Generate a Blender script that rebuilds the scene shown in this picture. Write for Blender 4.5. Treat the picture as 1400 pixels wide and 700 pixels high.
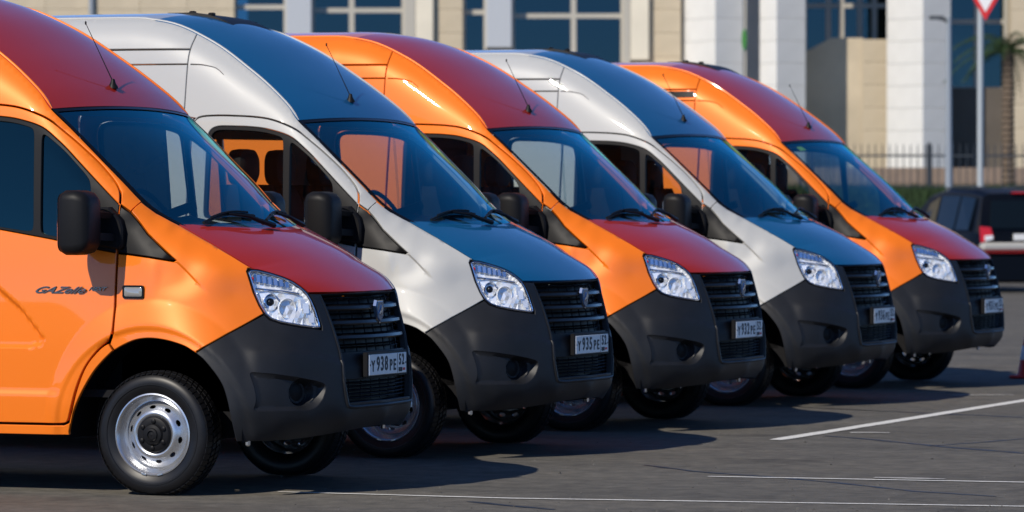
import bpy, math, random
import numpy as np
from mathutils import Vector, Matrix
from mathutils.geometry import delaunay_2d_cdt

for o in list(bpy.data.objects): bpy.data.objects.remove(o)
S = bpy.context.scene
COL = S.collection
R_ = math.radians
random.seed(4)

# ------------------------------------------------------------------ camera, light, exposure
CAM = np.array([10.18644959, -21.67498317, 1.57720475])
FPX, YAW, PITCH = 5884.863, R_(21.387094), R_(0.732335)
cam = bpy.data.cameras.new('camera'); camo = bpy.data.objects.new('camera', cam); COL.objects.link(camo)
camo.location = CAM; camo.rotation_euler = (math.pi/2-PITCH, 0, YAW)
cam.sensor_width = 36; cam.lens = FPX/1400*36; cam.clip_end = 4000
cam.dof.use_dof = True; cam.dof.focus_distance = 23.6; cam.dof.aperture_fstop = 4.2
S.camera = camo
SUN_TRAVEL = Vector((0.33, 1.20, -1.0)).normalized()      # the way the sunlight travels
w = bpy.data.worlds.new('World'); S.world = w; w.use_nodes = True
nt = w.node_tree; bgn = nt.nodes['Background']
sky = nt.nodes.new('ShaderNodeTexSky'); sky.sky_type = 'NISHITA'; sky.sun_disc = False
to_sun = -SUN_TRAVEL
sky.sun_elevation = math.asin(to_sun.z); sky.sun_rotation = math.atan2(to_sun.x, to_sun.y)
sky.air_density = 0.55; sky.dust_density = 0.0; sky.ozone_density = 10.0
nt.links.new(sky.outputs[0], bgn.inputs[0]); bgn.inputs[1].default_value = 0.14
sl = bpy.data.lights.new('sun', 'SUN'); sl.energy = 4.5; sl.angle = R_(0.53); sl.color = (1, .92, .80)
slo = bpy.data.objects.new('sun', sl); COL.objects.link(slo)
slo.rotation_euler = SUN_TRAVEL.to_track_quat('-Z', 'Y').to_euler(); slo.location = (0, -10, 20)
S.view_settings.view_transform = 'Standard'; S.view_settings.look = 'None'
S.view_settings.exposure = 0.12; S.view_settings.gamma = 1.0
S.render.engine = 'CYCLES'

# ------------------------------------------------------------------ materials
MATS = {}
def mat(name, col, rough=.5, metal=0., coat=0., coat_rough=.03, spec=.5, noise=None, bump=None, flake=None):
    m = bpy.data.materials.new(name); m.use_nodes = True; n = m.node_tree; b = n.nodes['Principled BSDF']
    b.inputs['Base Color'].default_value = (*col, 1); b.inputs['Roughness'].default_value = rough
    b.inputs['Metallic'].default_value = metal; b.inputs['Coat Weight'].default_value = coat
    b.inputs['Coat Roughness'].default_value = coat_rough; b.inputs['Specular IOR Level'].default_value = spec
    tc = n.nodes.new('ShaderNodeTexCoord')
    if noise:                       # (scale, amount, detail) colour variation
        sc, amt, det = noise
        t = n.nodes.new('ShaderNodeTexNoise'); t.inputs['Scale'].default_value = sc; t.inputs['Detail'].default_value = det
        n.links.new(tc.outputs['Object'], t.inputs['Vector'])
        r = n.nodes.new('ShaderNodeValToRGB'); r.color_ramp.elements[0].position = .3; r.color_ramp.elements[1].position = .7
        r.color_ramp.elements[0].color = (*[max(0, c*(1-amt)) for c in col], 1); r.color_ramp.elements[1].color = (*[min(1, c*(1+amt)) for c in col], 1)
        n.links.new(t.outputs['Fac'], r.inputs[0]); n.links.new(r.outputs[0], b.inputs['Base Color'])
    if bump:                        # (scale, strength, distance)
        t = n.nodes.new('ShaderNodeTexNoise'); t.inputs['Scale'].default_value = bump[0]; t.inputs['Detail'].default_value = 6
        n.links.new(tc.outputs['Object'], t.inputs['Vector'])
        bn = n.nodes.new('ShaderNodeBump'); bn.inputs['Strength'].default_value = bump[1]; bn.inputs['Distance'].default_value = bump[2]
        n.links.new(t.outputs['Fac'], bn.inputs['Height']); n.links.new(bn.outputs[0], b.inputs['Normal'])
    MATS[name] = m
    return m
def glass(name, tint, ior=1.45, gloss=(1, 1, 1)):
    m = bpy.data.materials.new(name); m.use_nodes = True; n = m.node_tree; n.nodes.clear()
    o = n.nodes.new('ShaderNodeOutputMaterial'); mx = n.nodes.new('ShaderNodeMixShader')
    t = n.nodes.new('ShaderNodeBsdfTransparent'); t.inputs[0].default_value = (*tint, 1)
    g = n.nodes.new('ShaderNodeBsdfGlossy'); g.inputs['Roughness'].default_value = .01; g.inputs[0].default_value = (*gloss, 1)
    f = n.nodes.new('ShaderNodeFresnel'); gm = n.nodes.new('ShaderNodeNewGeometry'); mf = n.nodes.new('ShaderNodeMix'); mf.data_type = 'FLOAT'
    mf.inputs[2].default_value = ior; mf.inputs[3].default_value = 1/ior; n.links.new(gm.outputs['Backfacing'], mf.inputs[0]); n.links.new(mf.outputs[0], f.inputs[0])      # a thin sheet reflects alike from both sides
    n.links.new(f.outputs[0], mx.inputs[0]); n.links.new(t.outputs[0], mx.inputs[1]); n.links.new(g.outputs[0], mx.inputs[2]); n.links.new(mx.outputs[0], o.inputs[0])
    MATS[name] = m
    return m
mat('orange', (.82, .175, .003), .46, .14, .95, spec=.3)
mat('silver', (.42, .425, .415), .50, .08, 1.0, spec=.25)
mat('red', (.38, .018, .004), .40, .08, .75, spec=.25)
mat('blue', (.003, .092, .225), .40, .1, .75, spec=.25)
mat('plastic', (.010, .011, .0135), .48, noise=(9, .12, 4), bump=(700, .25, .0008), spec=.32)
mat('black', (.007, .007, .008), .48, spec=.16)
mat('gloss_black', (.004, .004, .005), .26, spec=.25)
mat('rubber', (.006, .006, .007), .40, spec=.3, noise=(14, .25, 5))
mat('gap_shade', (.01, .01, .011), .45)  # black standing in for shade inside the bonnet gap
mat('wheel_silver', (.52, .53, .55), .27, .85, noise=(10, .08, 4))
mat('badge_chrome', (.20, .21, .22), .18, 1.0); mat('chrome', (.80, .84, .90), .10, 1.0)
mat('reflector', (.93, .94, .95), .14, .45)
mat('dark_interior', (.006, .006, .0075), .8, spec=.2)
mat('seat_fabric', (.009, .009, .011), .9, noise=(30, .3, 3))
mat('plate_white', (.72, .72, .70), .5)
mat('plate_ink', (.012, .012, .014), .6)
mat('badge_blue', (.01, .05, .14), .2, .2, 1.0)
mat('amber', (.65, .12, .01), .25, 0, 1)
mat('tail_red', (.45, .01, .01), .2, 0, 1)
mat('lamp_white', (.75, .77, .78), .15, 0, 1)
mat('marker_clear', (.30, .30, .29), .12, .3, 1); mat('flag_blue', (.02, .06, .35), .5); mat('flag_red', (.5, .02, .02), .5)
glass('screen_glass', (.66, .78, .82), ior=3.3, gloss=(.14, .85, 1.0))
glass('side_glass', (.72, .78, .78), ior=1.45)
glass('tinted_glass', (.012, .018, .02), ior=1.7, gloss=(.45, 1.0, .92))
glass('lens_glass', (.98, .985, .99), ior=1.3)

# ------------------------------------------------------------------ small mesh helpers
def mesh(name, v, f, smooth=True, sharp=35):
    m = bpy.data.meshes.new(name); m.from_pydata([tuple(map(float, p)) for p in v], [], [tuple(map(int, q)) for q in f]); m.update()
    if smooth:
        m.polygons.foreach_set('use_smooth', [True]*len(m.polygons))
        m.set_sharp_from_angle(angle=R_(sharp))
    return m
def mirror(m, name=None):
    n = len(m.vertices); co = np.empty(n*3); m.vertices.foreach_get('co', co); co = co.reshape(-1, 3).copy(); co[:, 1] *= -1
    return mesh(name or m.name, co, [list(p.vertices)[::-1] for p in m.polygons])
def join(parts):
    V, F, o = [], [], 0
    for v, f in parts:
        V += [tuple(p) for p in v]; F += [tuple(i+o for i in q) for q in f]; o += len(v)
    return V, F
def box(x0, x1, y0, y1, z0, z1, b=0.):
    if b <= 0:
        v = [(x, y, z) for z in (z0, z1) for y in (y0, y1) for x in (x0, x1)]
        return v, [(0, 2, 3, 1), (4, 5, 7, 6), (0, 1, 5, 4), (2, 6, 7, 3), (0, 4, 6, 2), (1, 3, 7, 5)]
    # chamfered box: three inset quads per axis
    v = []; f = []
    rings = []
    for z, ins in ((z0, b), (z0+b, 0), (z1-b, 0), (z1, b)):
        xa, xb, ya, yb = x0+ins, x1-ins, y0+ins, y1-ins; c = b
        ring = [(xa+c, ya, z), (xb-c, ya, z), (xb, ya+c, z), (xb, yb-c, z), (xb-c, yb, z), (xa+c, yb, z), (xa, yb-c, z), (xa, ya+c, z)]
        rings.append(len(v)); v += ring
    for a, bb in zip(rings, rings[1:]):
        for i in range(8): j = (i+1) % 8; f.append((a+i, a+j, bb+j, bb+i))
    f.append(tuple(range(7, -1, -1))); f.append(tuple(range(rings[-1], rings[-1]+8)))
    return v, f
def lathe(prof, n=48, axis='y', a0=0., a1=2*math.pi, centre=(0, 0, 0)):
    """prof: list of (radius, height along axis)."""
    full = abs(a1-a0-2*math.pi) < 1e-6; v = []; k = n if full else n+1
    for r, h in prof:
        for i in range(k):
            a = a0+(a1-a0)*i/n; c, s = r*math.cos(a), r*math.sin(a)
            p = {'y': (c, h, s), 'z': (c, s, h), 'x': (h, c, s)}[axis]
            v.append((p[0]+centre[0], p[1]+centre[1], p[2]+centre[2]))
    f = []
    for j in range(len(prof)-1):
        for i in range(n):
            i2 = (i+1) % k if full else i+1
            f.append((j*k+i, j*k+i2, (j+1)*k+i2, (j+1)*k+i))
    return v, f
def tube(pts, r, n=8, closed=False, caps=True):
    P = [Vector(p) for p in pts]; m = len(P); v = []; f = []
    rr = r if isinstance(r, (list, tuple)) else [r]*m
    up = Vector((0, 0, 1))
    for i in range(m):
        a = P[i-1] if (i or closed) else P[i]; b = P[(i+1) % m] if (i < m-1 or closed) else P[i]
        t = (b-a).normalized(); s = t.cross(up)
        if s.length < 1e-3: s = t.cross(Vector((1, 0, 0)))
        s.normalize(); u = s.cross(t)
        for k in range(n):
            q = 2*math.pi*k/n; v.append(tuple(P[i]+s*math.cos(q)*rr[i]+u*math.sin(q)*rr[i]))
    for i in range(m if closed else m-1):
        for k in range(n):
            k2 = (k+1) % n; i2 = (i+1) % m
            f.append((i*n+k, i*n+k2, i2*n+k2, i2*n+k))
    if caps and not closed: f.append(tuple(range(n-1, -1, -1))); f.append(tuple(range((m-1)*n, m*n)))
    return v, f
def loft(rings, caps=True, closed=True):
    n = len(rings[0]); v = [p for r in rings for p in r]; f = []
    for i in range(len(rings)-1):
        for k in range(n if closed else n-1):
            k2 = (k+1) % n; f.append((i*n+k, i*n+k2, (i+1)*n+k2, (i+1)*n+k))
    if caps: f.append(tuple(range(n-1, -1, -1))); f.append(tuple(range((len(rings)-1)*n, len(rings)*n)))
    return v, f
def rounded(w, h, r, n=5):
    out = []
    for cx, cy, a in ((w/2-r, h/2-r, 0), (-w/2+r, h/2-r, 90), (-w/2+r, -h/2+r, 180), (w/2-r, -h/2+r, 270)):
        for i in range(n+1):
            q = R_(a+90*i/n); out.append((cx+r*math.cos(q), cy+r*math.sin(q)))
    return out
def xf(vf, M):
    return [tuple(M @ Vector(p)) for p in vf[0]], vf[1]
def link(name, me, material=None, parent=None, loc=None):
    o = bpy.data.objects.new(name, me); COL.objects.link(o)
    if me is not None and material:
        if not me.materials: me.materials.append(None)
        o.material_slots[0].link = 'OBJECT'; o.material_slots[0].material = MATS[material]
    if parent: o.parent = parent
    if loc is not None: o.location = loc
    return o
def tag(o, label=None, cat=None, group=None, kind=None):
    for k, v in (('label', label), ('category', cat), ('group', group), ('kind', kind)):
        if v: o[k] = v
    return o
_dg = None
def text_mesh(body, size, extrude, sx=1., shear=0., bold=0.):
    c = bpy.data.curves.new('t', 'FONT'); c.body = body; c.size = size; c.extrude = extrude; c.shear = shear
    c.align_x = 'CENTER'; c.align_y = 'CENTER'; c.offset = bold; c.resolution_u = 3
    o = bpy.data.objects.new('t', c); COL.objects.link(o)
    dg = bpy.context.evaluated_depsgraph_get(); m = bpy.data.meshes.new_from_object(o.evaluated_get(dg))
    v = [(p.co.x*sx, p.co.y, p.co.z) for p in m.vertices]; f = [tuple(p.vertices) for p in m.polygons]
    bpy.data.objects.remove(o); bpy.data.curves.remove(c); bpy.data.meshes.remove(m)
    return v, f
def sstep(x, a, b):
    t = np.clip((np.asarray(x, float)-a)/(b-a), 0, 1); return t*t*(3-2*t)

# ------------------------------------------------------------------ photograph pixel -> direction (van 1 stands at the origin)
_s, _c = math.sin(YAW), math.cos(YAW); _sp, _cp = math.sin(PITCH), math.cos(PITCH)
RT = np.array([_c, _s, 0]); DP = np.array([-_s*_cp, _c*_cp, -_sp]); UP = np.array([-_s*_sp, _c*_sp, _cp])
def ray(u, v): return DP+RT*(u-700)/FPX+UP*(350-v)/FPX
def on_y(u, v, y):
    d = ray(u, v); t = (y-CAM[1])/d[1]; return CAM+d*t
def on_z(u, v, z=0.):
    d = ray(u, v); t = (z-CAM[2])/d[2]; return CAM+d*t
def bgp(u, v, depth):
    d = ray(u, v); f = np.array([-_s, _c, 0]); return CAM+d*depth/(d@f)

# ------------------------------------------------------------------ van body surface (x forward, y left, z up, right side of the van at y<0)
RAIL = np.array([(-5.05, .70, 2.70), (-4.9, .70, 2.725), (-3.0, .70, 2.738), (-1.97, .70, 2.737), (-1.775, .70, 2.726), (-1.621, .705, 2.700), (-1.51, .71, 2.665), (-1.399, .72, 2.617), (-1.286, .73, 2.561),
                 (-1.186, .742, 2.502), (-1.06, .761, 2.418), (-.906, .785, 2.310), (-.738, .825, 2.174), (-.649, .857, 2.078)])
EDGE = np.array([(-.649, .857, 2.078), (-.515, .858, 1.96), (-.339, .858, 1.797), (-.209, .855, 1.675), (-.111, .84, 1.576), (-.032, .815, 1.513), (.082, .78, 1.451)])
def densify(P, h):
    P = np.asarray(P, float); out = [P[0]]
    for a, b in zip(P, P[1:]):
        n = max(1, int(round(np.linalg.norm(b-a)/h)))
        out += [a+(b-a)*i/n for i in range(1, n+1)]
    return np.array(out)
def smooth_curve(P, n):
    """Catmull-Rom through the points, n samples evenly along it."""
    P = np.asarray(P, float); Q = np.vstack([2*P[0]-P[1], P, 2*P[-1]-P[-2]]); out = []
    for i in range(1, len(Q)-2):
        p0, p1, p2, p3 = Q[i-1:i+3]
        for t in np.linspace(0, 1, 24, endpoint=False):
            out.append(.5*((2*p1)+(-p0+p2)*t+(2*p0-5*p1+4*p2-p3)*t*t+(-p0+3*p1-3*p2+p3)*t**3))
    out.append(P[-1]); out = np.array(out)
    L = np.r_[0, np.cumsum(np.linalg.norm(np.diff(out, axis=0), axis=1))]; s = np.linspace(0, L[-1], n)
    return np.stack([np.interp(s, L, out[:, k]) for k in range(out.shape[1])], 1)
UPPER = smooth_curve(np.vstack([RAIL, EDGE[1:]]), 400)      # rail + glass edge, one boundary of the side
def wb(z):
    return np.interp(z, [.2, .3, .5, .8, 1.1, 1.25, 1.4, 1.55, 1.7, 1.85, 2.0, 2.2, 2.4, 2.7, 2.9], [.975, .985, 1.0, 1.013, 1.012, 1.004, .990, .972, .952, .931, .908, .878, .850, .815, .79])
_zs = np.linspace(.1, 3, 300); _wbs = wb(_zs)
for _ in range(6): _wbs = np.convolve(np.pad(_wbs, 5, 'edge'), np.ones(11)/11, 'valid')
def wbs(z): return np.interp(z, _zs, _wbs)
WC = (0.02, .335)
def poly_sdf(P, poly):
    """signed distance (negative inside) of points P (n,2) to a closed polygon."""
    P = np.asarray(P, float); poly = np.asarray(poly, float); d = np.full(len(P), 1e9); ins = np.zeros(len(P), bool)
    for a, b in zip(poly, np.roll(poly, -1, 0)):
        e = b-a; w_ = P-a; t = np.clip((w_@e)/max(e@e, 1e-12), 0, 1); q = w_-t[:, None]*e; d = np.minimum(d, np.hypot(q[:, 0], q[:, 1]))
        c = ((a[1] <= P[:, 1]) & (b[1] > P[:, 1])) | ((b[1] <= P[:, 1]) & (a[1] > P[:, 1]))
        if c.any():
            xi = a[0]+(P[:, 1]-a[1])/(b[1]-a[1] if b[1] != a[1] else 1e-9)*(b[0]-a[0]); ins ^= c & (P[:, 0] < xi)
    return np.where(ins, -d, d)
DOOR_POCKET = [(-.61, .835), (-.65, .885), (-.75, 1.0), (-.89, 1.11), (-1.02, 1.16), (-1.27, 1.17), (-1.27, .785), (-.70, .785), (-.63, .80)]
def relief(x, z):
    """pressed shapes of the side: wheel arch flare, pockets, beads (outward positive)."""
    x = np.asarray(x, float); z = np.asarray(z, float)
    d = np.zeros(np.broadcast(x, z).shape)
    for cx in (WC[0], -3.745):
        rho = np.hypot(x-cx, z-WC[1]); up = sstep(z, .25, .5)
        rho2 = np.hypot((x-cx)*1.09, (z-WC[1])*.97); d = d+.024*np.clip((.695-rho2)/.125, 0, 1)**.9*(.35+.65*up)-.010*(1-sstep(rho, .552, .572))
    # scoop behind the mirror triangle
    a = np.array([.143, 1.264]); b = np.array([.305, 1.112]); e = (b-a)/np.linalg.norm(b-a); n = np.array([-e[1], e[0]])*-1
    al = (x-a[0])*e[0]+(z-a[1])*e[1]; pd = (x-a[0])*n[0]+(z-a[1])*n[1]; L = np.linalg.norm(b-a)
    pd = pd-np.maximum(0, -al)*.5
    d = d-.016*sstep(pd, -.003, .012)*(1-sstep(pd, .02, .34))*(1-.4*np.clip(al/L, 0, 1))*(1-sstep(al+.6*pd, L-.09, L+.06))*sstep(al, -.14, .03)*sstep(x, .0, .08)
    P = np.stack([np.broadcast_to(x, d.shape).ravel(), np.broadcast_to(z, d.shape).ravel()], 1)
    if (P[:, 0] < -.5).any():
        sd = poly_sdf(P, DOOR_POCKET).reshape(d.shape); d = d-.028*(1-sstep(sd, -.020, .002))
        d = d+.012*(1-sstep(z, .525, .565))*sstep(-x, .50, .58)*(x > -1.36)
    return d
def side_w(x, z, rel=True):
    x = np.asarray(x, float); z = np.asarray(z, float); sh = np.broadcast(x, z).shape
    xr = np.broadcast_to(x, sh).ravel(); zr = np.broadcast_to(z, sh).ravel()
    w0 = wbs(zr)-.19*np.maximum(xr+.6, 0)**2*(.25+.75*sstep(zr, .8, 1.4))
    dist = np.full(len(xr), 9.); yy = np.zeros(len(xr))
    up = UPPER
    for i in range(0, len(xr), 5000):
        q = np.c_[xr[i:i+5000], zr[i:i+5000]]; dd = np.hypot(q[:, None, 0]-up[None, :, 0], q[:, None, 1]-up[None, :, 2]); j = np.clip(dd.argmin(1), 1, len(up)-2)
        best = np.full(len(q), 9.); yb = np.zeros(len(q))
        for k in (-1, 0):
            a = up[j+k]; b = up[j+k+1]; e = (b-a)[:, [0, 2]]; t = np.clip(((q-a[:, [0, 2]])*e).sum(1)/(e*e).sum(1), 0, 1)
            d_ = np.hypot(*(q-a[:, [0, 2]]-t[:, None]*e).T); m = d_ < best; best = np.where(m, d_, best); yb = np.where(m, a[:, 1]+t*(b-a)[:, 1], yb)
        dist[i:i+5000] = best; yy[i:i+5000] = yb
    ln = .042+.033*sstep(-xr, .62, 1.05)
    w1 = w0-(w0-yy)*np.exp(-(dist/ln)**1.35)
    w1 = w1.reshape(sh)
    return w1+relief(x, z) if rel else w1
class Side:
    def P(s, uv):
        uv = np.asarray(uv, float); return np.stack([uv[:, 0], -side_w(uv[:, 0], uv[:, 1]), uv[:, 1]], 1)
    out = np.array([0, -1., 0])
class TPS:
    def __init__(s, X, y, reg=1e-5):
        s.X = np.asarray(X, float); n = len(s.X); K = s.k(np.linalg.norm(s.X[:, None]-s.X[None], axis=2))+reg*np.eye(n)
        Pm = np.c_[np.ones(n), s.X]; A = np.block([[K, Pm], [Pm.T, np.zeros((3, 3))]])
        s.w = np.linalg.solve(A, np.r_[np.asarray(y, float), 0, 0, 0])
    def k(s, r): return np.where(r > 1e-9, r*r*np.log(np.maximum(r, 1e-9)), 0)
    def __call__(s, Q):
        Q = np.asarray(Q, float); out = np.empty(len(Q))
        for i in range(0, len(Q), 8000):
            q = Q[i:i+8000]; out[i:i+8000] = s.k(np.linalg.norm(q[:, None]-s.X[None], axis=2))@s.w[:-3]+np.c_[np.ones(len(q)), q]@s.w[-3:]
        return out
NOSE_PTS = [(.80, 0, .22), (.86, 0, .30), (.82, .4, .30), (.72, .70, .30), (.64, .85, .30), (.517, .985, .30),
 (.94, 0, .40), (.90, .43, .40), (.79, .70, .40), (.70, .85, .40), (.59, .95, .40), (.49, 1.015, .40),
 (.95, 0, .5), (.91, .43, .5), (.80, .70, .5), (.715, .85, .5), (.605, .955, .5), (.47, 1.02, .5),
 (.948, 0, .65), (.908, .42, .65), (.805, .68, .65), (.72, .83, .65), (.60, .94, .65), (.43, 1.02, .65),
 (.938, 0, .78), (.90, .40, .78), (.81, .64, .78), (.725, .79, .78), (.595, .90, .78), (.33, 1.025, .78),
 (.918, 0, .9), (.893, .3, .9), (.82, .56, .9), (.74, .68, .9), (.635, .79, .9), (.51, .885, .9), (.35, .975, .9),
 (.905, 0, .972), (.878, .3, .972), (.80, .56, .972), (.71, .69, .972), (.59, .79, .972), (.45, .895, .972), (.30, .97, .972),
 (.875, 0, 1.085), (.852, .28, 1.085), (.765, .585, 1.089), (.65, .71, 1.085), (.54, .79, 1.085), (.44, .86, 1.085), (.30, .945, 1.09),
 (.78, 0, 1.2), (.74, .40, 1.2), (.63, .66, 1.2), (.488, .796, 1.203), (.38, .88, 1.2), (.2, .945, 1.2),
 (.143, .953, 1.264), (.30, .885, 1.264), (.40, .815, 1.264), (.29, .805, 1.335), (.15, .90, 1.335), (.0, .955, 1.335), (.082, .78, 1.451), (.0, .868, 1.451), (-.1, .932, 1.451), (-.05, .888, 1.475), (-.07, .935, 1.42), (-.06, .862, 1.51), (-.10, .905, 1.505), (-.125, .895, 1.55), (-.15, .93, 1.53), (.05, .845, 1.44), (.04, .90, 1.39), (.13, .80, 1.42), (.17, .80, 1.397)]
def polar(x, y, z): return math.atan2(y, x)*.95, z, math.hypot(x, y)
_q = [polar(*p) for p in NOSE_PTS]
_q += [(-a, z, r) for a, z, r in _q if 0.001 < a < .9]
for _x in (-.18, -.26, -.36):
    for _z in (.25, .4, .55, .7, .85, 1.0, 1.12, 1.25, 1.36, 1.46, 1.55, 1.62):
        _q.append(polar(_x, float(side_w(np.array([_x]), np.array([_z]), False)[0]), _z))
for _p in EDGE[3:6]: _q.append(polar(*_p))
NOSE_T = TPS([(a, z) for a, z, r in _q], [r for a, z, r in _q], 5e-4)
# pockets and creases of the bumper, in (arc, z)
class Nose:
    def P(s, uv):
        uv = np.asarray(uv, float); ua = np.abs(uv[:, 0]); sg = np.where(uv[:, 0] < 0, -1., 1.)
        r = NOSE_T(np.c_[ua, uv[:, 1]]); a = ua/.95
        x = r*np.cos(a); rel = relief(x, uv[:, 1])*sstep(a, .55, 1.0)
        # bumper: shoulder step down to the grille frame and a crease above the fog pocket
        z = uv[:, 1]
        r = r+rel+.010*(1-sstep(z, .785-.10*(1-sstep(a, .3, .9)), .80-.10*(1-sstep(a, .3, .9))))*(1-sstep(a, .98, 1.06))*sstep(z, .28, .34)
        return np.stack([r*np.cos(a), -sg*r*np.sin(a), z], 1)
    out = None
SIDE, NOSE = Side(), Nose()
def normals(surf, uv, P=None):
    e = 2e-3; uv = np.asarray(uv, float)
    du = surf.P(uv+[e, 0])-surf.P(uv-[e, 0]); dv = surf.P(uv+[0, e])-surf.P(uv-[0, e])
    n = np.cross(du, dv); n /= np.linalg.norm(n, axis=1)[:, None]+1e-12
    P = surf.P(uv) if P is None else P
    ref = np.tile(surf.out, (len(uv), 1)) if surf.out is not None else np.c_[P[:, :2], np.zeros(len(P))]
    return n*np.where((n*ref).sum(1) < 0, -1, 1)[:, None]
def hit(surf, pts):
    """photo pixels (van 1) -> surface coordinates, by walking along the ray until it meets the surface."""
    out = []
    for u, v in pts:
        d = ray(u, v); ts = np.linspace(20.5, 26.0, 600); Q = CAM+ts[:, None]*d
        def g(Q):
            if surf is SIDE: return -Q[:, 1]-side_w(Q[:, 0], Q[:, 2])
            a = np.arctan2(-Q[:, 1], Q[:, 0])*.95; uv = np.c_[a, Q[:, 2]]; p = surf.P(uv)
            return np.hypot(Q[:, 0], Q[:, 1])-np.hypot(p[:, 0], p[:, 1])
        G = g(Q); j = np.where((G[:-1] > 0) & (G[1:] <= 0))[0]
        if len(j) == 0: j = [int(np.argmin(np.abs(G)))]; t = ts[j[0]]
        else:
            j = j[0]; t = ts[j]+(ts[j+1]-ts[j])*G[j]/(G[j]-G[j+1])
        q = CAM+t*d
        out.append((q[0], q[2]) if surf is SIDE else (math.atan2(-q[1], q[0])*.95, q[2]))
    return out
def nose_at(x, z):
    lo, hi = .2, 2.4
    for _ in range(40):
        m = (lo+hi)/2
        if NOSE.P([(m, z)])[0, 0] > x: lo = m
        else: hi = m
    return (lo, z)
def resample(poly, h):
    return densify(np.vstack([poly, poly[:1]]), h)[:-1]
def rpoly(pts, r, n=4, keep=()):
    """round a closed polygon's corners; corners listed in keep stay sharp."""
    P = [np.asarray(p, float) for p in pts]; out = []; m = len(P)
    for i in range(m):
        a, b, c = P[i-1], P[i], P[(i+1) % m]
        if i in keep: out.append(b); continue
        la, lc = np.linalg.norm(a-b), np.linalg.norm(c-b); p = b+(a-b)/la*min(r, .45*la); q = b+(c-b)/lc*min(r, .45*lc)
        out += [(1-t)**2*p+2*t*(1-t)*b+t*t*q for t in np.linspace(0, 1, n)]
    return [tuple(p) for p in out]
def sc(pts, n): return [tuple(p) for p in smooth_curve(np.array(pts), n)]
def inset(poly, d):
    """move a polygon's points inwards by d along the local normal."""
    p = np.asarray(poly, float); A = .5*np.sum(p[:, 0]*np.roll(p[:, 1], -1)-np.roll(p[:, 0], -1)*p[:, 1]); s = 1 if A > 0 else -1
    e1 = p-np.roll(p, 1, 0); e2 = np.roll(p, -1, 0)-p
    e1 /= np.linalg.norm(e1, axis=1)[:, None]+1e-12; e2 /= np.linalg.norm(e2, axis=1)[:, None]+1e-12
    n1 = np.c_[-e1[:, 1], e1[:, 0]]*s; n2 = np.c_[-e2[:, 1], e2[:, 0]]*s; n = n1+n2; l = np.linalg.norm(n, axis=1)[:, None]; n /= np.maximum(l, .3)
    k = 1/np.maximum((n*n1).sum(1), .5)
    return p+n*d*k[:, None]
def panel(name, surf, outer, holes=(), h=.02, gap=.003, edge=.003, depth=.022, off=0., hole_gap=None, thick_fn=None, extra=None):
    loops = [resample(np.asarray(outer, float), h)]+[resample(np.asarray(q, float), h) for q in holes]
    rims = []; tops = []
    for i, L in enumerate(loops):
        sg = 1 if i == 0 else -1; g = gap if i == 0 or hole_gap is None else hole_gap
        rims.append(inset(L, sg*g)); tops.append(inset(L, sg*(g+edge)))
    o = tops[0]; x0, z0 = o.min(0); x1, z1 = o.max(0)
    gx = np.arange(x0, x1, h); gz = np.arange(z0, z1, h*.87)
    G = np.array([(x+(h/2 if k % 2 else 0), z) for k, z in enumerate(gz) for x in gx])
    ok = poly_sdf(G, o) < -.55*h
    for q in tops[1:]: ok &= poly_sdf(G, q) > .55*h
    G = G[ok]
    if extra is not None:
        ex = np.asarray(extra, float); ex = ex[poly_sdf(ex, o) < -.3*h]
        far = np.hypot(G[:, None, 0]-ex[None, :, 0], G[:, None, 1]-ex[None, :, 1]).min(1) > .5*h; G = np.vstack([G[far], ex])
    pts = np.vstack(tops+[G]) if len(G) else np.vstack(tops); ed = []; b = 0; starts = []
    for q in tops:
        n = len(q); starts.append(b); ed += [(b+i, b+(i+1) % n) for i in range(n)]; b += n
    vo, eo, fo, ov, oe, of = delaunay_2d_cdt([Vector(p) for p in pts], ed, [], 0, 1e-7)
    V2 = np.array([tuple(p) for p in vo]); F = np.array([tuple(q) for q in fo if len(q) == 3])
    cen = V2[F].mean(1); keep = poly_sdf(cen, o) < 0
    for q in tops[1:]: keep &= poly_sdf(cen, q) > 0
    F = F[keep]
    P = surf.P(V2); N = normals(surf, V2, P); P = P+N*off
    V = [tuple(p) for p in P]; faces = [tuple(q) for q in F]
    fn = np.cross(P[F[:, 1]]-P[F[:, 0]], P[F[:, 2]]-P[F[:, 0]]); flip = (fn*N[F[:, 0]]).sum() < 0
    if flip: faces = [q[::-1] for q in faces]
    first = {}
    for vi, src in enumerate(ov):
        for q in src: first[q] = vi
    for li, rim in enumerate(rims):
        Pr = surf.P(rim); Nr = normals(surf, rim, Pr); dp = depth if thick_fn is None else thick_fn(Pr)
        a = len(V); n = len(rim); V += [tuple(p) for p in Pr+Nr*(off-edge)]
        c = len(V); V += [tuple(p) for p in Pr+Nr*(off-edge-(dp if np.isscalar(dp) else dp[:, None]))]
        for i in range(n):
            j = (i+1) % n; t0, t1 = first.get(starts[li]+i), first.get(starts[li]+j)
            if t0 is None or t1 is None or t0 == t1: continue
            # orientation: compare with outward side
            q1 = (t0, a+i, a+j, t1); q2 = (a+i, c+i, c+j, a+j)
            pa, pb, pc = (np.array(V[k]) for k in (t0, a+i, t1))
            nn = np.cross(pb-pa, pc-pa)
            if nn@Nr[i] < 0: q1, q2 = q1[::-1], q2[::-1]
            faces += [q1, q2]
    return mesh(name, V, faces)
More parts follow.
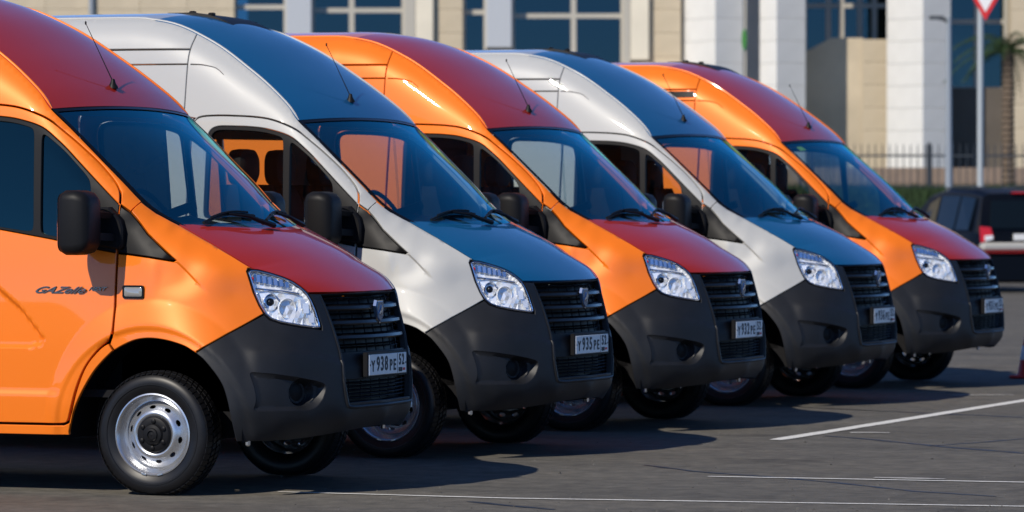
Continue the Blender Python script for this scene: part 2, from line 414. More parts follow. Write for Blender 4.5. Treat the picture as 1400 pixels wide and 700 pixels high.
def grid_panel(name, R, C, v0=-1., v1=1., nv=40, p=2.2, depth=.02, off=0., up=True):
    """sheet between a right rail R, the middle line C and the mirrored left rail."""
    R = np.asarray(R, float); C = np.asarray(C, float); n = len(R); vs = np.linspace(v0, v1, nv+1); V = []
    for i in range(n):
        for v in vs:
            k = abs(v)**p; x = C[i, 0]+(R[i, 0]-C[i, 0])*k; z = C[i, 2]+(R[i, 2]-C[i, 2])*k; V.append((x, -R[i, 1]*v, z))
    A = np.array(V).reshape(n, nv+1, 3); N = np.cross(np.gradient(A, axis=1), np.gradient(A, axis=0)); N /= np.linalg.norm(N, axis=2)[..., None]+1e-12
    if N[..., 2].mean() < 0: N = -N
    A = A+N*off; V = [tuple(q) for q in A.reshape(-1, 3)]; m = nv+1
    F = [(i*m+j, i*m+j+1, (i+1)*m+j+1, (i+1)*m+j) for i in range(n-1) for j in range(nv)]
    ring = [(0, j) for j in range(m)]+[(i, nv) for i in range(1, n)]+[(n-1, j) for j in range(nv-1, -1, -1)]+[(i, 0) for i in range(n-2, 0, -1)]
    b = len(V); V += [tuple(A[i, j]-N[i, j]*depth) for i, j in ring]; k = len(ring)
    F += [(ring[q][0]*m+ring[q][1], b+q, b+(q+1) % k, ring[(q+1) % k][0]*m+ring[(q+1) % k][1]) for q in range(k)]
    a, c, d = (np.array(V[q]) for q in F[0][:3])
    if np.cross(c-a, d-a)@N[0, 0] < 0: F = [q[::-1] for q in F]
    return mesh(name, V, F)

# ------------------------------------------------------------------ van parts
PARTS = []          # (name, mesh, material key, parent index or None, label, only-on)
def part(name, me, m, parent=None, label=None, only=None):
    PARTS.append((name, me, m, parent, label, only)); return len(PARTS)-1
def both(name, me, m, parent=None, only=None):
    pr = parent if isinstance(parent, tuple) else (parent, parent)
    return part(name, me, m, pr[0], None, only), part(name, mirror(me), m, pr[1], None, only)
def M_(name, vf, sharp=35): return mesh(name, vf[0], vf[1], True, sharp)

DOOR = [(-1.365, 2.05), (-1.345, 2.088), (-1.304, 2.106), (-1.175, 2.110), (-.97, 2.102), (-.85, 2.090), (-.76, 2.066), (-.643, 2.020), (-.483, 1.90), (-.346, 1.783), (-.245, 1.68),
        (-.210, 1.627), (-.198, 1.557), (-.197, 1.4), (-.197, 1.204), (-.197, 1.087), (-.197, .872), (-.215, .833), (-.28, .789), (-.365, .693), (-.422, .574), (-.458, .456), (-.478, .39), (-.50, .378), (-1.34, .378), (-1.365, .40)]
WIN = [(-1.255, 1.985), (-1.232, 2.028), (-1.18, 2.046), (-.97, 2.040), (-.849, 2.028), (-.724, 1.997), (-.655, 1.968), (-.533, 1.872), (-.396, 1.742), (-.2015, 1.556), (-.2015, 1.300), (-.33, 1.322), (-.564, 1.370), (-.896, 1.424), (-1.22, 1.47), (-1.245, 1.485)]
MAING = [(-1.228, 1.98), (-1.208, 2.008), (-1.17, 2.02), (-.97, 2.014), (-.85, 2.002), (-.738, 1.974), (-.722, 1.95), (-.69, 1.43), (-.71, 1.412), (-.896, 1.438), (-1.20, 1.483), (-1.222, 1.50)]
QUART = [(-.672, 1.93), (-.655, 1.938), (-.533, 1.848), (-.396, 1.716), (-.366, 1.672), (-.348, 1.40), (-.368, 1.362), (-.56, 1.388), (-.632, 1.40), (-.645, 1.42)]
WINF = [(-.2005, z) if x == -.2015 else (x, z) for x, z in WIN]
ks = [i for i, p in enumerate(WIN) if p[0] == -.2015]; kd = [DOOR.index((-.197, 1.4)), DOOR.index((-.197, .872))]
WIN = rpoly(WIN, .05, 5, ks); WINF = rpoly(WINF, .05, 5, ks); MAING = rpoly(MAING, .05, 5); QUART = rpoly(QUART, .05, 5); DOOR0 = DOOR
DOOR = rpoly(DOOR, .06, 5)
door = both('front_door', panel('front_door', SIDE, DOOR, [WIN], h=.013, depth=.03), 'body')
fr = both('window_frame', panel('window_frame', SIDE, WINF, [MAING, QUART], h=.02, gap=.001, off=.0015, depth=.02, hole_gap=.0), 'black', door)
part('window_pane', panel('window_pane', SIDE, MAING, h=.04, gap=-.006, off=-.014, depth=.001), 'door_glass', door[0])
gl_r = [(-1.228, 1.475), (-1.228, 2.03), (-.806, 2.03), (-.800, 1.40)]; gl_f = [(-.815, 1.40), (-.821, 2.03), (-.70, 2.03), (-.67, 1.40)]
part('window_pane', mirror(panel('window_pane', SIDE, gl_r, h=.04, gap=0, off=-.026, depth=.001)), 'door_glass', door[1]); part('window_pane', mirror(panel('window_pane', SIDE, gl_f, h=.04, gap=0, off=-.034, depth=.001)), 'side_glass', door[1])
part('quarter_pane', panel('quarter_pane', SIDE, QUART, h=.04, gap=-.006, off=-.014, depth=.001), 'door_glass', door[0]); part('quarter_pane', mirror(panel('quarter_pane', SIDE, QUART, h=.04, gap=-.006, off=-.014, depth=.001)), 'side_glass', door[1])
hy = float(side_w(np.array([-1.21]), np.array([1.24]))[0])
both('door_handle', M_('door_handle', join([box(-1.295, -1.125, -hy-.035, -hy-.020, 1.225, 1.258, .006), box(-1.29, -1.265, -hy-.025, -hy+.01, 1.228, 1.255), box(-1.155, -1.13, -hy-.025, -hy+.01, 1.228, 1.255)])), 'black', door)
# body side in pieces
up_front = [tuple(p[[0, 2]]) for p in UPPER if -1.43 < p[0] < -.111]
i_seam = min(i for i, p in enumerate(DOOR) if p[0] > -.2 and p[1] < 1.6)
cant = [(-1.43, 2.110)]+[(-1.43, float(np.interp(-1.43, UPPER[:, 0], UPPER[:, 2])))]+up_front+[(-.111, 1.576)]+hit(SIDE, [(179, 289)])+[(-.1905, 1.556)]+[(x+(.0045 if z < 1.63 and x > -.22 else 0), z+(.004 if x < -.6 else .002)) for x, z in DOOR[5:i_seam+1]][::-1]+[(-1.345, 2.094)]
gc = smooth_curve(np.array([(-1.428, 2.434), (-1.38, 2.433), (-1.33, 2.430), (-1.247, 2.413), (-1.205, 2.388), (-1.178, 2.366)]), 16); gw = np.linspace(.0035, .0008, 16)[:, None]
gn = np.gradient(gc, axis=0); gn = np.c_[-gn[:, 1], gn[:, 0]]/np.linalg.norm(gn, axis=1)[:, None]
groove = np.vstack([gc[1:]+gn[1:]*gw[1:], (gc[1:]-gn[1:]*gw[1:])[::-1]])
both('cab_side', panel('cab_side', SIDE, cant, [groove], h=.018, hole_gap=0, edge=.002), 'body')
sill = [(-1.43, .37), (-.505, .37), *sc([(-.468, .385), (-.447, .456), (-.411, .574), (-.355, .693), (-.275, .782), (-.224, .815)], 20), *sc([(-.198, .775), (-.264, .715), (-.324, .647), (-.395, .536), (-.445, .43), (-.475, .337)], 20), (-.475, .315), (-1.43, .315)]
both('sill', panel('sill', SIDE, sill, h=.02), 'body')
RA = [(-3.745+.505*math.cos(R_(a)), .335+.505*math.sin(R_(a))) for a in np.linspace(178, 2, 28)]
rear_main = [(-1.43, .33), (-1.372, .378), (-1.372, 2.05), (-1.36, 2.098), (-1.43, 2.106), (-1.43, 2.434), (-5.08, 2.444), (-5.1, .33)]+[(-4.25, .33)]+RA+[(-3.24, .33)]
SWIN = [[(-1.62, 1.47), (-1.60, 1.98), (-2.09, 1.99), (-2.09, 1.47)], [(-2.14, 1.47), (-2.14, 1.99), (-3.1, 1.99), (-3.1, 1.47)]]
pl_right = panel('side_panel', SIDE, rear_main, h=.05)
pl_left = mirror(pl_right)
part('side_panel', pl_right, 'body'); part('side_panel', pl_left, 'body', only='solid')
sp_w = part('side_panel', mirror(panel('side_panel', SIDE, rear_main, SWIN, h=.05)), 'body', only='windows')
for sw in SWIN:
    part('window_pane', mirror(panel('window_pane', SIDE, sw, h=.1, gap=-.004, off=-.012, depth=.001)), 'side_glass', sp_w, only='windows')
railz = lambda x: float(np.interp(x, UPPER[:, 0][::1], UPPER[:, 2]))
top_strip = [(-1.43, 2.533), (-1.43, railz(-1.43))]+[tuple(p[[0, 2]]) for p in UPPER[::-1] if -5.05 < p[0] < -1.43]+[(-5.05, 2.546)]
both('upper_side', panel('upper_side', SIDE, [(-1.43, 2.436), (-1.43, 2.528), (-5.07, 2.54), (-5.08, 2.446)], h=.03), 'body')
both('roof_side', panel('roof_side', SIDE, top_strip, h=.03), 'body')
# front wing
tri_top = hit(NOSE, [(179, 289)])[0]
hood_px = [(247, 308), (262, 317), (290, 333), (318, 350), (344, 366)]
HOODE = [nose_at(-.111, 1.576), nose_at(-.032, 1.513), nose_at(.082, 1.451)]+hit(NOSE, hood_px[1:])
HL_L = hit(NOSE, [(339, 367), (337.5, 371), (341, 382), (346.5, 400), (354, 417), (361, 429)])
BL = hit(NOSE, [(340, 441), (310, 457), (285, 471), (266, 482)])
ARCHF = [nose_at(x, z) for x, z in sc([(.30, .774), (.24, .806), (.166, .828), (.10, .840), (.037, .845), (-.02, .842), (-.074, .831), (-.14, .804), (-.190, .777)], 30)+[(-.216, .810), (-.208, .834)]]
wing = [tri_top]+HOODE+HL_L+BL+ARCHF+[nose_at(-.191, .870), nose_at(-.191, 1.0), nose_at(-.191, 1.15), nose_at(-.191, 1.296), nose_at(0, 1.275), nose_at(.128, 1.254), nose_at(.145, 1.262), nose_at(-.031, 1.403)]
ca, cb = np.array([.143, 1.264]), np.array([.305, 1.112]); ce = (cb-ca)/np.linalg.norm(cb-ca); cn_ = np.array([ce[1], -ce[0]])
crease = [nose_at(*(ca+ce*a_+cn_*p_)) for a_ in np.arange(-.01, .26, .006) for p_ in (-.003, .004, .012)]
fender = both('front_wing', panel('front_wing', NOSE, wing, h=.0125, extra=crease), 'body')
tt3 = NOSE.P([tri_top])[0]
tri = [nose_at(-.194, 1.553), nose_at(tt3[0]-.002, tt3[2]-.004), nose_at(-.031, 1.400), nose_at(.14, 1.262), nose_at(.126, 1.257), nose_at(0, 1.278), nose_at(-.192, 1.300)]
both('mirror_trim', panel('mirror_trim', NOSE, tri, h=.03, off=-.002), 'black', fender)
# hood, windscreen, roof
hl_top = hit(NOSE, [(352, 367.5), (370, 372.5), (388, 378), (403, 385), (413, 392), (421, 399)])
def P3(uv): 
    q = NOSE.P(np.array(uv)); q[:, 1] = -q[:, 1]; return q
hoodR = smooth_curve(np.vstack([P3(HOODE[2:]), P3(hl_top)]), 44); hoodR[:, 1] -= .008; hoodR[:, 2] -= .001
CF = np.array([.872, 0, 1.087])
tt = np.linspace(0, 1, 44)
hoodC = np.stack([.195+(CF[0]-.195)*tt, 0*tt, 1.452+(CF[2]-1.452)*tt+.040*np.sin(math.pi*tt)*(.75+.25*tt)], 1)
gp = hoodR.copy(); gp = np.stack([gp[:, 0], -(gp[:, 1]+.004), gp[:, 2]-.010], 1)
both('bonnet_gap_shade', M_('bonnet_gap_shade', tube([tuple(p) for p in gp], .005, 5)), 'gap_shade')  # dark tube that paints the shade in the gap between bonnet and wing
hood = part('bonnet', grid_panel('bonnet', hoodR, hoodC, p=2.3, nv=56, depth=.016), 'accent')
wsR = smooth_curve(np.vstack([EDGE, [(.14, .765, 1.425)]])[::-1], 40); WSC0 = np.array([.265, 0, 1.425]); WSC1 = np.array([-.572, 0, 2.106])
t = np.linspace(0, 1, 40)
wsC = WSC0+(WSC1-WSC0)*t[:, None]; wsC[:, 2] += .030*np.sin(math.pi*t); wsC[:, 0] += .018*np.sin(math.pi*t)
wsR2 = wsR.copy(); wsR2[:, 1] -= .006
scr = part('windscreen', grid_panel('windscreen', wsR2, wsC, p=2.05, nv=40, depth=.002, off=-.006), 'screen_glass')
def frame_strip(Rr, Cc, wd, p, off):
    parts = []
    n = len(Rr)
    def pt(i, v):
        k = abs(v)**p; return np.array([Cc[i, 0]+(Rr[i, 0]-Cc[i, 0])*k, -Rr[i, 1]*v, Cc[i, 2]+(Rr[i, 2]-Cc[i, 2])*k])
    up = np.array([.62, 0, .78])*off
    for sgn in (1, -1):
        v = []
        for i in range(n): v += [tuple(pt(i, sgn)+up), tuple(pt(i, sgn*(1-wd))+up)]
        parts.append((v, [(2*i, 2*i+1, 2*i+3, 2*i+2) for i in range(n-1)]))
    v = []; vs = np.linspace(-1, 1, 41)
    for x in vs: v += [tuple(pt(n-1, x)+up*1.02), tuple(pt(n-2, x)+up*1.02)]
    parts.append((v, [(2*i, 2*i+1, 2*i+3, 2*i+2) for i in range(40)]))
    return join(parts)
part('screen_surround', M_('screen_surround', frame_strip(wsR2, wsC, .030, 2.05, -.001)), 'gloss_black', scr)
rfR = smooth_curve(RAIL[::-1], 70); rfR = rfR[rfR[:, 0] > -5.0]
def roofC(Rr):
    t = np.clip((Rr[:, 2]-2.078)/(2.72-2.078), 0, 1)
    C = Rr.copy(); C[:, 1] = 0; C[:, 0] += .077*(1-t); C[:, 2] += .028+.027*sstep(t, 0, 1); return C
cut = int(np.argmin(np.abs(rfR[:, 0]+1.72)))
capR = smooth_curve(rfR[:cut+1], 44)
roof = part('roof_cap', grid_panel('roof_cap', capR, roofC(capR), p=2.2, nv=44, depth=.02), 'accent')
rearR = rfR[cut:].copy(); rearR[0, 0] -= .006
part('roof', grid_panel('roof', rearR, roofC(rearR), p=2.2, nv=24, depth=.02), 'body')
# gutter bead along the roof edge
bd = smooth_curve(RAIL[::-1], 90); bd = bd[bd[:, 0] > -5.0]; bd = np.stack([bd[:, 0], -(bd[:, 1]-.010), bd[:, 2]+.0015], 1)
both('roof_bead', M_('roof_bead', tube([tuple(p) for p in bd], [.003]+[.0085]*(len(bd)-1), 8)), 'body')
# headlight
hl_out = rpoly(hit(NOSE, [(338.5, 371), (342, 383), (347.5, 401), (355, 418), (362.5, 430), (371, 437), (385, 441.5), (410, 446), (431, 449), (438.5, 448.5), (437, 440), (431.5, 424), (425, 409), (419.5, 400), (411, 392), (400, 384.5), (386, 378.5), (369, 373), (352, 369), (343, 368.5)]), .012, 3)
def crystal():
    m = panel('headlight_bowl', NOSE, inset(resample(np.array(hl_out), .012), .010), h=.026, gap=0, off=-.024, depth=-.018)
    rn_ = random.Random(12); n0 = Vector(normals(NOSE, [hit(NOSE, [(390, 410)])[0]])[0])
    for v in m.vertices: v.co += n0*rn_.uniform(-.007, .007)
    m.polygons.foreach_set('use_smooth', [False]*len(m.polygons)); return m
hlens = both('headlight', panel('headlight', NOSE, hl_out, h=.02, gap=.001, off=.003, depth=.02), 'lens_glass')
both('headlight_bowl', crystal(), 'reflector', hlens)
both('headlight_seal', panel('headlight_seal', NOSE, inset(resample(np.array(hl_out), .012), -.006), [inset(resample(np.array(hl_out), .012), .004)], h=.012, gap=0, off=-.002, depth=.03), 'gloss_black', hlens)
both('headlight_rim', M_('headlight_rim', tube([tuple(p) for p in NOSE.P(inset(resample(np.array(hl_out), .012), .007))], .0045, 6, True)), 'chrome', hlens)
def lamp_unit(u, v, r, depth, back, name, m, ring=True, n=28, ball=.55):
    a, z = hit(NOSE, [(u, v)])[0]; p = NOSE.P([(a, z)])[0]; nr = normals(NOSE, [(a, z)])[0]
    ax = Vector((nr[0]*.9+.35, nr[1]*.9, .02)).normalized(); c = Vector(p)-Vector(nr)*back
    Mx = Matrix.Translation(c) @ ax.to_track_quat('Z', 'Y').to_matrix().to_4x4()
    prof = [(r*.05, -depth), (r*.55, -depth*.85), (r*.85, -depth*.45), (r, 0), (r*1.06, .002), (r*1.06, -.012)]
    return both(name, M_(name, xf(lathe(prof, n, 'z'), Mx)), m, hlens), Mx
(pr, Mx) = lamp_unit(372, 413, .040, .03, .012, 'dipped_reflector', 'chrome')
both('projector_lens', M_('projector_lens', xf(lathe([(.001, .004), (.012, .001), (.020, -.006), (.024, -.016), (.025, -.03)], 24, 'z'), Mx)), 'gloss_black', hlens)
both('lamp_ring', M_('lamp_ring', xf(lathe([(.040, .0), (.044, .006), (.048, .0), (.046, -.01)], 32, 'z'), Mx)), 'chrome', hlens)
lamp_unit(394, 421, .050, .03, .014, 'main_reflector', 'reflector')
# facets in the indicator cell and along the inner edge
def facet_strip(px0, px1, n, wz, back, lean):
    out = []
    for i in range(n):
        u = px0[0]+(px1[0]-px0[0])*(i+.5)/n; v = px0[1]+(px1[1]-px0[1])*(i+.5)/n
        a, z = hit(NOSE, [(u, v)])[0]; p = Vector(NOSE.P([(a, z)])[0]); nr = Vector(normals(NOSE, [(a, z)])[0]); tn = Vector((0, 0, 1)).cross(nr).normalized()
        up = nr.cross(tn); c = p-nr*back; q = nr*(lean*(1 if i % 2 else -.4)); hw = .5*(Vector(px1)-Vector(px0)).length/250/n*1.02
        vv = [c-tn*hw-up*wz, c+tn*hw-up*wz+q, c+tn*hw+up*wz+q, c-tn*hw+up*wz, c-nr*.02]
        out.append(([tuple(k) for k in vv], [(0, 1, 2, 3)]))
    return join(out)
both('indicator_facets', M_('indicator_facets', facet_strip((348, 379), (395, 388), 12, .020, .012, .007), 5), 'chrome', hlens)
both('side_facets', M_('side_facets', facet_strip((414, 412), (432, 444), 5, .026, .012, .008), 5), 'reflector', hlens)
def at_nose(u, v, back):
    a, z = hit(NOSE, [(u, v)])[0]; return Vector(NOSE.P([(a, z)])[0])-Vector(normals(NOSE, [(a, z)])[0])*back
c = at_nose(345.5, 380.5, .010)
both('indicator_bulb', M_('indicator_bulb', xf(lathe([(.0005, .011), (.006, .0095), (.010, .004), (.010, -.008)], 14, 'x'), Matrix.Translation(c))), 'tail_red', hlens)
bar = [at_nose(u, v, .012) for u, v in [(350, 394), (370, 396), (392, 398), (410, 401)]]
both('lamp_divider', M_('lamp_divider', tube(bar, .006, 6)), 'chrome', hlens)
# bumper with grille opening and fog pocket
under = hit(NOSE, [(369, 437), (385, 442.5), (410, 447), (440, 450.5)])
inner = hit(NOSE, [(440, 446), (433.5, 425), (427, 410), (421.5, 401)])
gl = hit(NOSE, [(439, 403), (447, 420), (455, 440), (463, 465), (469, 490), (473.5, 525), (477.5, 551)])
GT = 1.076; GB = .492
low = [(0, .345), (.3, .335), (.55, .315), (.75, .30), (.86, .298), nose_at(.514, .300)]
arch_b = [nose_at(x, z) for x, z in sc([(.512, .33), (.498, .435), (.482, .515), (.459, .589), (.43, .64), (.395, .685), (.35, .735), (.318, .760)], 30)]
half = [hit(NOSE, [(361, 430)])[0]]+under+inner+[(gl[0][0]+.012, GT+.003)]
right = [nose_at(.302, .771)]+BL[::-1][1:]+half
mir = lambda L: [(-a, z) for a, z in L]
bump_outer = right+[(0, GT+.012)]+mir(right)[::-1]+mir(arch_b)[::-1]+mir(low[1:])[::-1]+low+arch_b
gr_hole = [(0, GT)]+[(gl[0][0], GT-.002)]+gl[1:]+[(gl[-1][0]-.012, GB), (0, GB)]
gr_hole = gr_hole+mir(gr_hole[1:-1])[::-1]
FOG = hit(NOSE, [(341, 509), (372, 511.5), (405, 516), (432, 521), (444, 525), (446, 531), (441, 546), (433, 556), (423, 561), (380, 561.5), (346, 562), (350, 553), (351, 542), (347, 525)]); FOG = rpoly(FOG, .02, 4)
bumper = part('bumper', panel('bumper', NOSE, bump_outer, [gr_hole, FOG, mir(FOG)[::-1]], h=.017, depth=.03, gap=.003, hole_gap=0), 'plastic')
fl = resample(np.array(FOG), .015); ctr = fl.mean(0)
def pocket_mesh():
    """floor of the fog pocket: shallow at the outer end, deep round the lamp."""
    small = inset(fl, .020); G = []
    x0, z0 = small.min(0); x1, z1 = small.max(0)
    for k, z in enumerate(np.arange(z0, z1, .008)):
        for x in np.arange(x0, x1, .008): G.append((x, z))
    G = np.array(G); G = G[poly_sdf(G, small) < -.005]
    pts = np.vstack([fl, small, G]); n = len(fl)
    ed = [(i, (i+1) % n) for i in range(n)]+[(n+i, n+(i+1) % n) for i in range(n)]
    vo, _, fo, ov, *_r = delaunay_2d_cdt([Vector(p) for p in pts], ed, [], 0, 1e-7); V2 = np.array([tuple(p) for p in vo])
    fc = np.array(hit(NOSE, [(417, 537)])[0]); dl = np.hypot(V2[:, 0]-fc[0], V2[:, 1]-fc[1])
    u = sstep(-V2[:, 0], -fl[:, 0].max(), -fl[:, 0].min())
    dep = .012+.022*u+.042*(1-sstep(dl, .060, .078))*(poly_sdf(V2, fl) < -.012); edge = poly_sdf(V2, fl) > -.002; dep = np.where(edge, .002, dep)
    P = NOSE.P(V2); N = normals(NOSE, V2, P); P = P-N*dep[:, None]
    F = [q for q in fo if poly_sdf(V2[list(q)].mean(0)[None], fl)[0] < 0]
    a, b, c_ = P[list(F[0])]; 
    if np.cross(b-a, c_-a)@N[F[0][0]] < 0: F = [q[::-1] for q in F]
    return mesh('fog_recess', P, F)
rec = both('fog_recess', pocket_mesh(), 'plastic', bumper)
fa, fz = hit(NOSE, [(417, 537)])[0]; fp = Vector(NOSE.P([(fa, fz)])[0]); fnr = Vector(normals(NOSE, [(fa, fz)])[0])
both('fog_blank', M_('fog_blank', xf(lathe([(.001, .004), (.04, .002), (.055, -.004), (.062, .006), (.066, .0), (.066, -.02)], 30, 'z'), Matrix.Translation(fp-fnr*.07) @ Vector((fnr.x+.25, fnr.y, 0)).normalized().to_track_quat('Z', 'Y').to_matrix().to_4x4())), 'black', bumper)
# raised U frame round the lower grille
uf = [(gl[i][0]+.016, gl[i][1]) for i in range(4, 7)]+[(gl[-1][0]+.004, GB-.020), (gl[-1][0]-.06, GB-.026), (.2, GB-.026), (0, GB-.026)]
uf = smooth_curve(np.array([(gl[0][0]+.012, gl[0][1]-.01), (gl[1][0]+.015, gl[1][1]), (gl[2][0]+.018, gl[2][1]), (gl[3][0]+.018, gl[3][1])]+uf), 70); uf = np.vstack([uf, np.c_[-uf[:-1, 0], uf[:-1, 1]][::-1]])
up_ = NOSE.P(uf)
part('grille_frame', M_('grille_frame', tube([tuple(p) for p in up_], [.002+.009*min(1, min(i, len(up_)-1-i)/34) for i in range(len(up_))], 8)), 'plastic', bumper)
# grille: backing, slats, plate panel
gback = [(a*.985, z) for a, z in gr_hole]
gr = part('grille', panel('grille', NOSE, gr_hole, h=.04, gap=-.01, off=-.060, depth=.005), 'black')
gli = np.array([(z, a) for a, z in ([(gl[0][0], GT)]+gl[1:]+[(gl[-1][0]-.01, GB)])][::-1])
def amax(z): return float(np.interp(z, gli[:, 0], gli[:, 1]))
def slat(z, hh, front, back, shrink=.99, curve=.0):
    am = amax(z)*shrink; A = np.linspace(-am, am, 34); rings = []
    for a in A:
        e = (abs(a)/am)**3*.010
        p = NOSE.P([(a, z)])[0]; n = normals(NOSE, [(a, z)])[0]; n = np.array([n[0], n[1], 0]); n /= np.linalg.norm(n)
        rings.append([tuple(p+n*(q-e)+np.array([0, 0, dz])) for q, dz in ((back, -hh*.3), (front-.006, -hh*.55), (front, -hh*.3), (front-.004, hh*.15), (front-.03, hh*.5), (back, hh*.4))])
    return loft(rings)
for z in (1.004, .925, .846):
    part('grille_slat', M_('grille_slat', slat(z, .034, .004, -.055), 25), 'gloss_black', gr)
for z in (1.046, .966, .886, .800, .785):
    part('grille_bar', M_('grille_bar', slat(z, .008, -.026, -.055), 25), 'gloss_black', gr)
for z in (.515, .535, .555, .575, .595):
    part('lower_bar', M_('lower_bar', slat(z, .009, -.022, -.055), 25), 'black', gr)
for a in np.linspace(-.36, .36, 7):
    zz = [(.50, .61), (.76, 1.07)]
    for z0, z1 in zz:
        ps = [NOSE.P([(a, z)])[0]-normals(NOSE, [(a, z)])[0]*.042 for z in np.linspace(z0, z1, 6)]
        part('grille_rib', M_('grille_rib', tube([tuple(p) for p in ps], .004, 5)), 'black', gr)
part('plate_panel', panel('plate_panel', NOSE, [(-amax(.70)*.985, .615), (amax(.615)*.985, .615), (amax(.765)*.985, .765), (-amax(.765)*.985, .765)], h=.04, gap=0, off=-.014, depth=.04), 'black', gr)
# number plate with its holder
XP = float(NOSE.P([(0, .69)])[0, 0])+.012
hold = part('plate_holder', M_('plate_holder', box(XP-.03, XP, -.272, .272, .622, .757, .004)), 'black', gr)
plate = part('number_plate', M_('number_plate', box(XP-.004, XP+.004, -.26, .26, .630, .744, .003)), 'plate_white')
# emblem
zc = .975; xe = float(NOSE.P([(0, zc)])[0, 0])+.012
def shield(s, x0, x1):
    k_ = 1.25; pts = [(-.034, .062), (.034, .062), (.046, .030), (.030, -.03), (.026, -.045), (0, -.072), (-.026, -.045), (-.030, -.03), (-.046, .030)]
    r0 = [(x0, y*s*k_, z*s+zc) for y, z in pts]; r1 = [(x1, y*s*.95*k_, z*s*.95+zc) for y, z in pts]
    return loft([r0, r1])
em = part('emblem', M_('emblem', shield(1.0, xe-.012, xe+.004)), 'chrome')
part('emblem_field', M_('emblem_field', shield(.86, xe+.002, xe+.009)), 'badge_blue', em)
deer = [(-.010, .030), (-.004, .034), (-.002, .022), (.006, .006), (.018, .002), (.024, -.014), (.019, -.020), (.015, -.010), (.006, -.008), (-.002, -.010), (-.003, -.026), (-.009, -.026), (-.010, -.006), (-.013, .004), (-.016, .012), (-.022, .010), (-.020, .016), (-.013, .022)]
part('emblem_deer', M_('emblem_deer', loft([[(xe+.009, -y*1.0, z*.95+zc) for y, z in deer][::-1], [(xe+.015, -y*1.0, z*.95+zc) for y, z in deer][::-1]])), 'chrome', em)
# side marker on the wing, door badge
mk = hit(NOSE, [(183, 399)])[0]; mp = NOSE.P([mk])[0]; mn = normals(NOSE, [mk])[0]
ang = math.atan2(mn[0], -mn[1])
Mm = Matrix.Translation(Vector(mp)) @ Matrix.Rotation(ang, 4, 'Z')
ro = rounded(.128, .070, .012)
ring = loft([[(x, -.001, z) for x, z in ro], [(x, -.012, z) for x, z in ro], [(x*.86, -.012, z*.74) for x, z in ro], [(x*.86, -.004, z*.74) for x, z in ro]], caps=False)
sm = both('side_marker', M_('side_marker', xf(ring, Mm)), 'gloss_black')
ml = [(x*.84, -.010, z*.72) for x, z in ro]; mc = [(x*.6, -.016, z*.45) for x, z in ro]
both('marker_lens', M_('marker_lens', xf(loft([[(x*.86, -.002, z*.74) for x, z in ro], ml, mc]), Mm)), 'marker_clear', sm)
def badge(body, x, z, size, sx, shear):
    v, f = text_mesh(body, size, .003, sx, shear, .0006)
    yy = side_w(np.array([x]), np.array([z]))[0]
    return [(p[0]+x, -yy-.004-p[2], p[1]+z) for p in v], f
part('badge_lettering', M_('badge_lettering', badge('GAZelle', -.530, 1.098, .050, 1.75, .8)), 'badge_chrome', door[0])
part('badge_lettering', M_('badge_lettering', badge('NEXT', -.300, 1.105, .028, 1.35, .6)), 'badge_chrome', door[0])
# mirrors
mc_ = np.array([-.305, -1.19, 1.462])
rings = []
for k, (dx, sc) in enumerate(((-.085, .80), (-.078, .92), (-.05, 1.0), (.01, 1.0), (.055, .93), (.080, .78), (.088, .60))):
    rings.append([(mc_[0]+dx+.0, mc_[1]+y*sc, mc_[2]+z*sc) for y, z in rounded(.215, .345, .055, 6)])
mir_o = both('mirror', M_('mirror', loft(rings), 50), 'black')
both('mirror_glass', M_('mirror_glass', loft([[(mc_[0]-.0865, mc_[1]+y*.88, mc_[2]+z*.88) for y, z in rounded(.215, .345, .05, 6)], [(mc_[0]-.084, mc_[1]+y*.9, mc_[2]+z*.9) for y, z in rounded(.215, .345, .05, 6)]])), 'chrome', mir_o)
seam_y = side_w(np.array([-.28]), np.array([1.40]))[0]
def bracket():
    o = []
    prof = [(-.31, 1.545), (-.235, 1.545), (-.165, 1.475), (-.150, 1.43), (-.150, 1.335), (-.17, 1.315), (-.31, 1.335)]
    y0, y1 = -seam_y+.03, -seam_y-.030
    o.append(loft([[(x, y0, z) for x, z in prof], [(x, y1+.012, z) for x, z in prof], [(-.24+(x+.24)*.9, y1, 1.43+(z-1.43)*.9) for x, z in prof]]))
    o.append(loft([[(x, -seam_y-.02, z) for x, z in ((-.28, 1.37), (-.19, 1.36), (-.19, 1.40), (-.28, 1.41))], [(x-.03, -1.15, z+.01) for x, z in ((-.28, 1.37), (-.2, 1.36), (-.2, 1.40), (-.28, 1.41))]]))
    o.append(loft([[(x, -seam_y-.02, z) for x, z in ((-.29, 1.50), (-.21, 1.48), (-.20, 1.51), (-.28, 1.535))], [(x-.03, -1.15, z+.01) for x, z in ((-.29, 1.50), (-.22, 1.48), (-.21, 1.51), (-.28, 1.53))]]))
    return join(o)
both('mirror_arm', M_('mirror_arm', bracket()), 'black', mir_o)
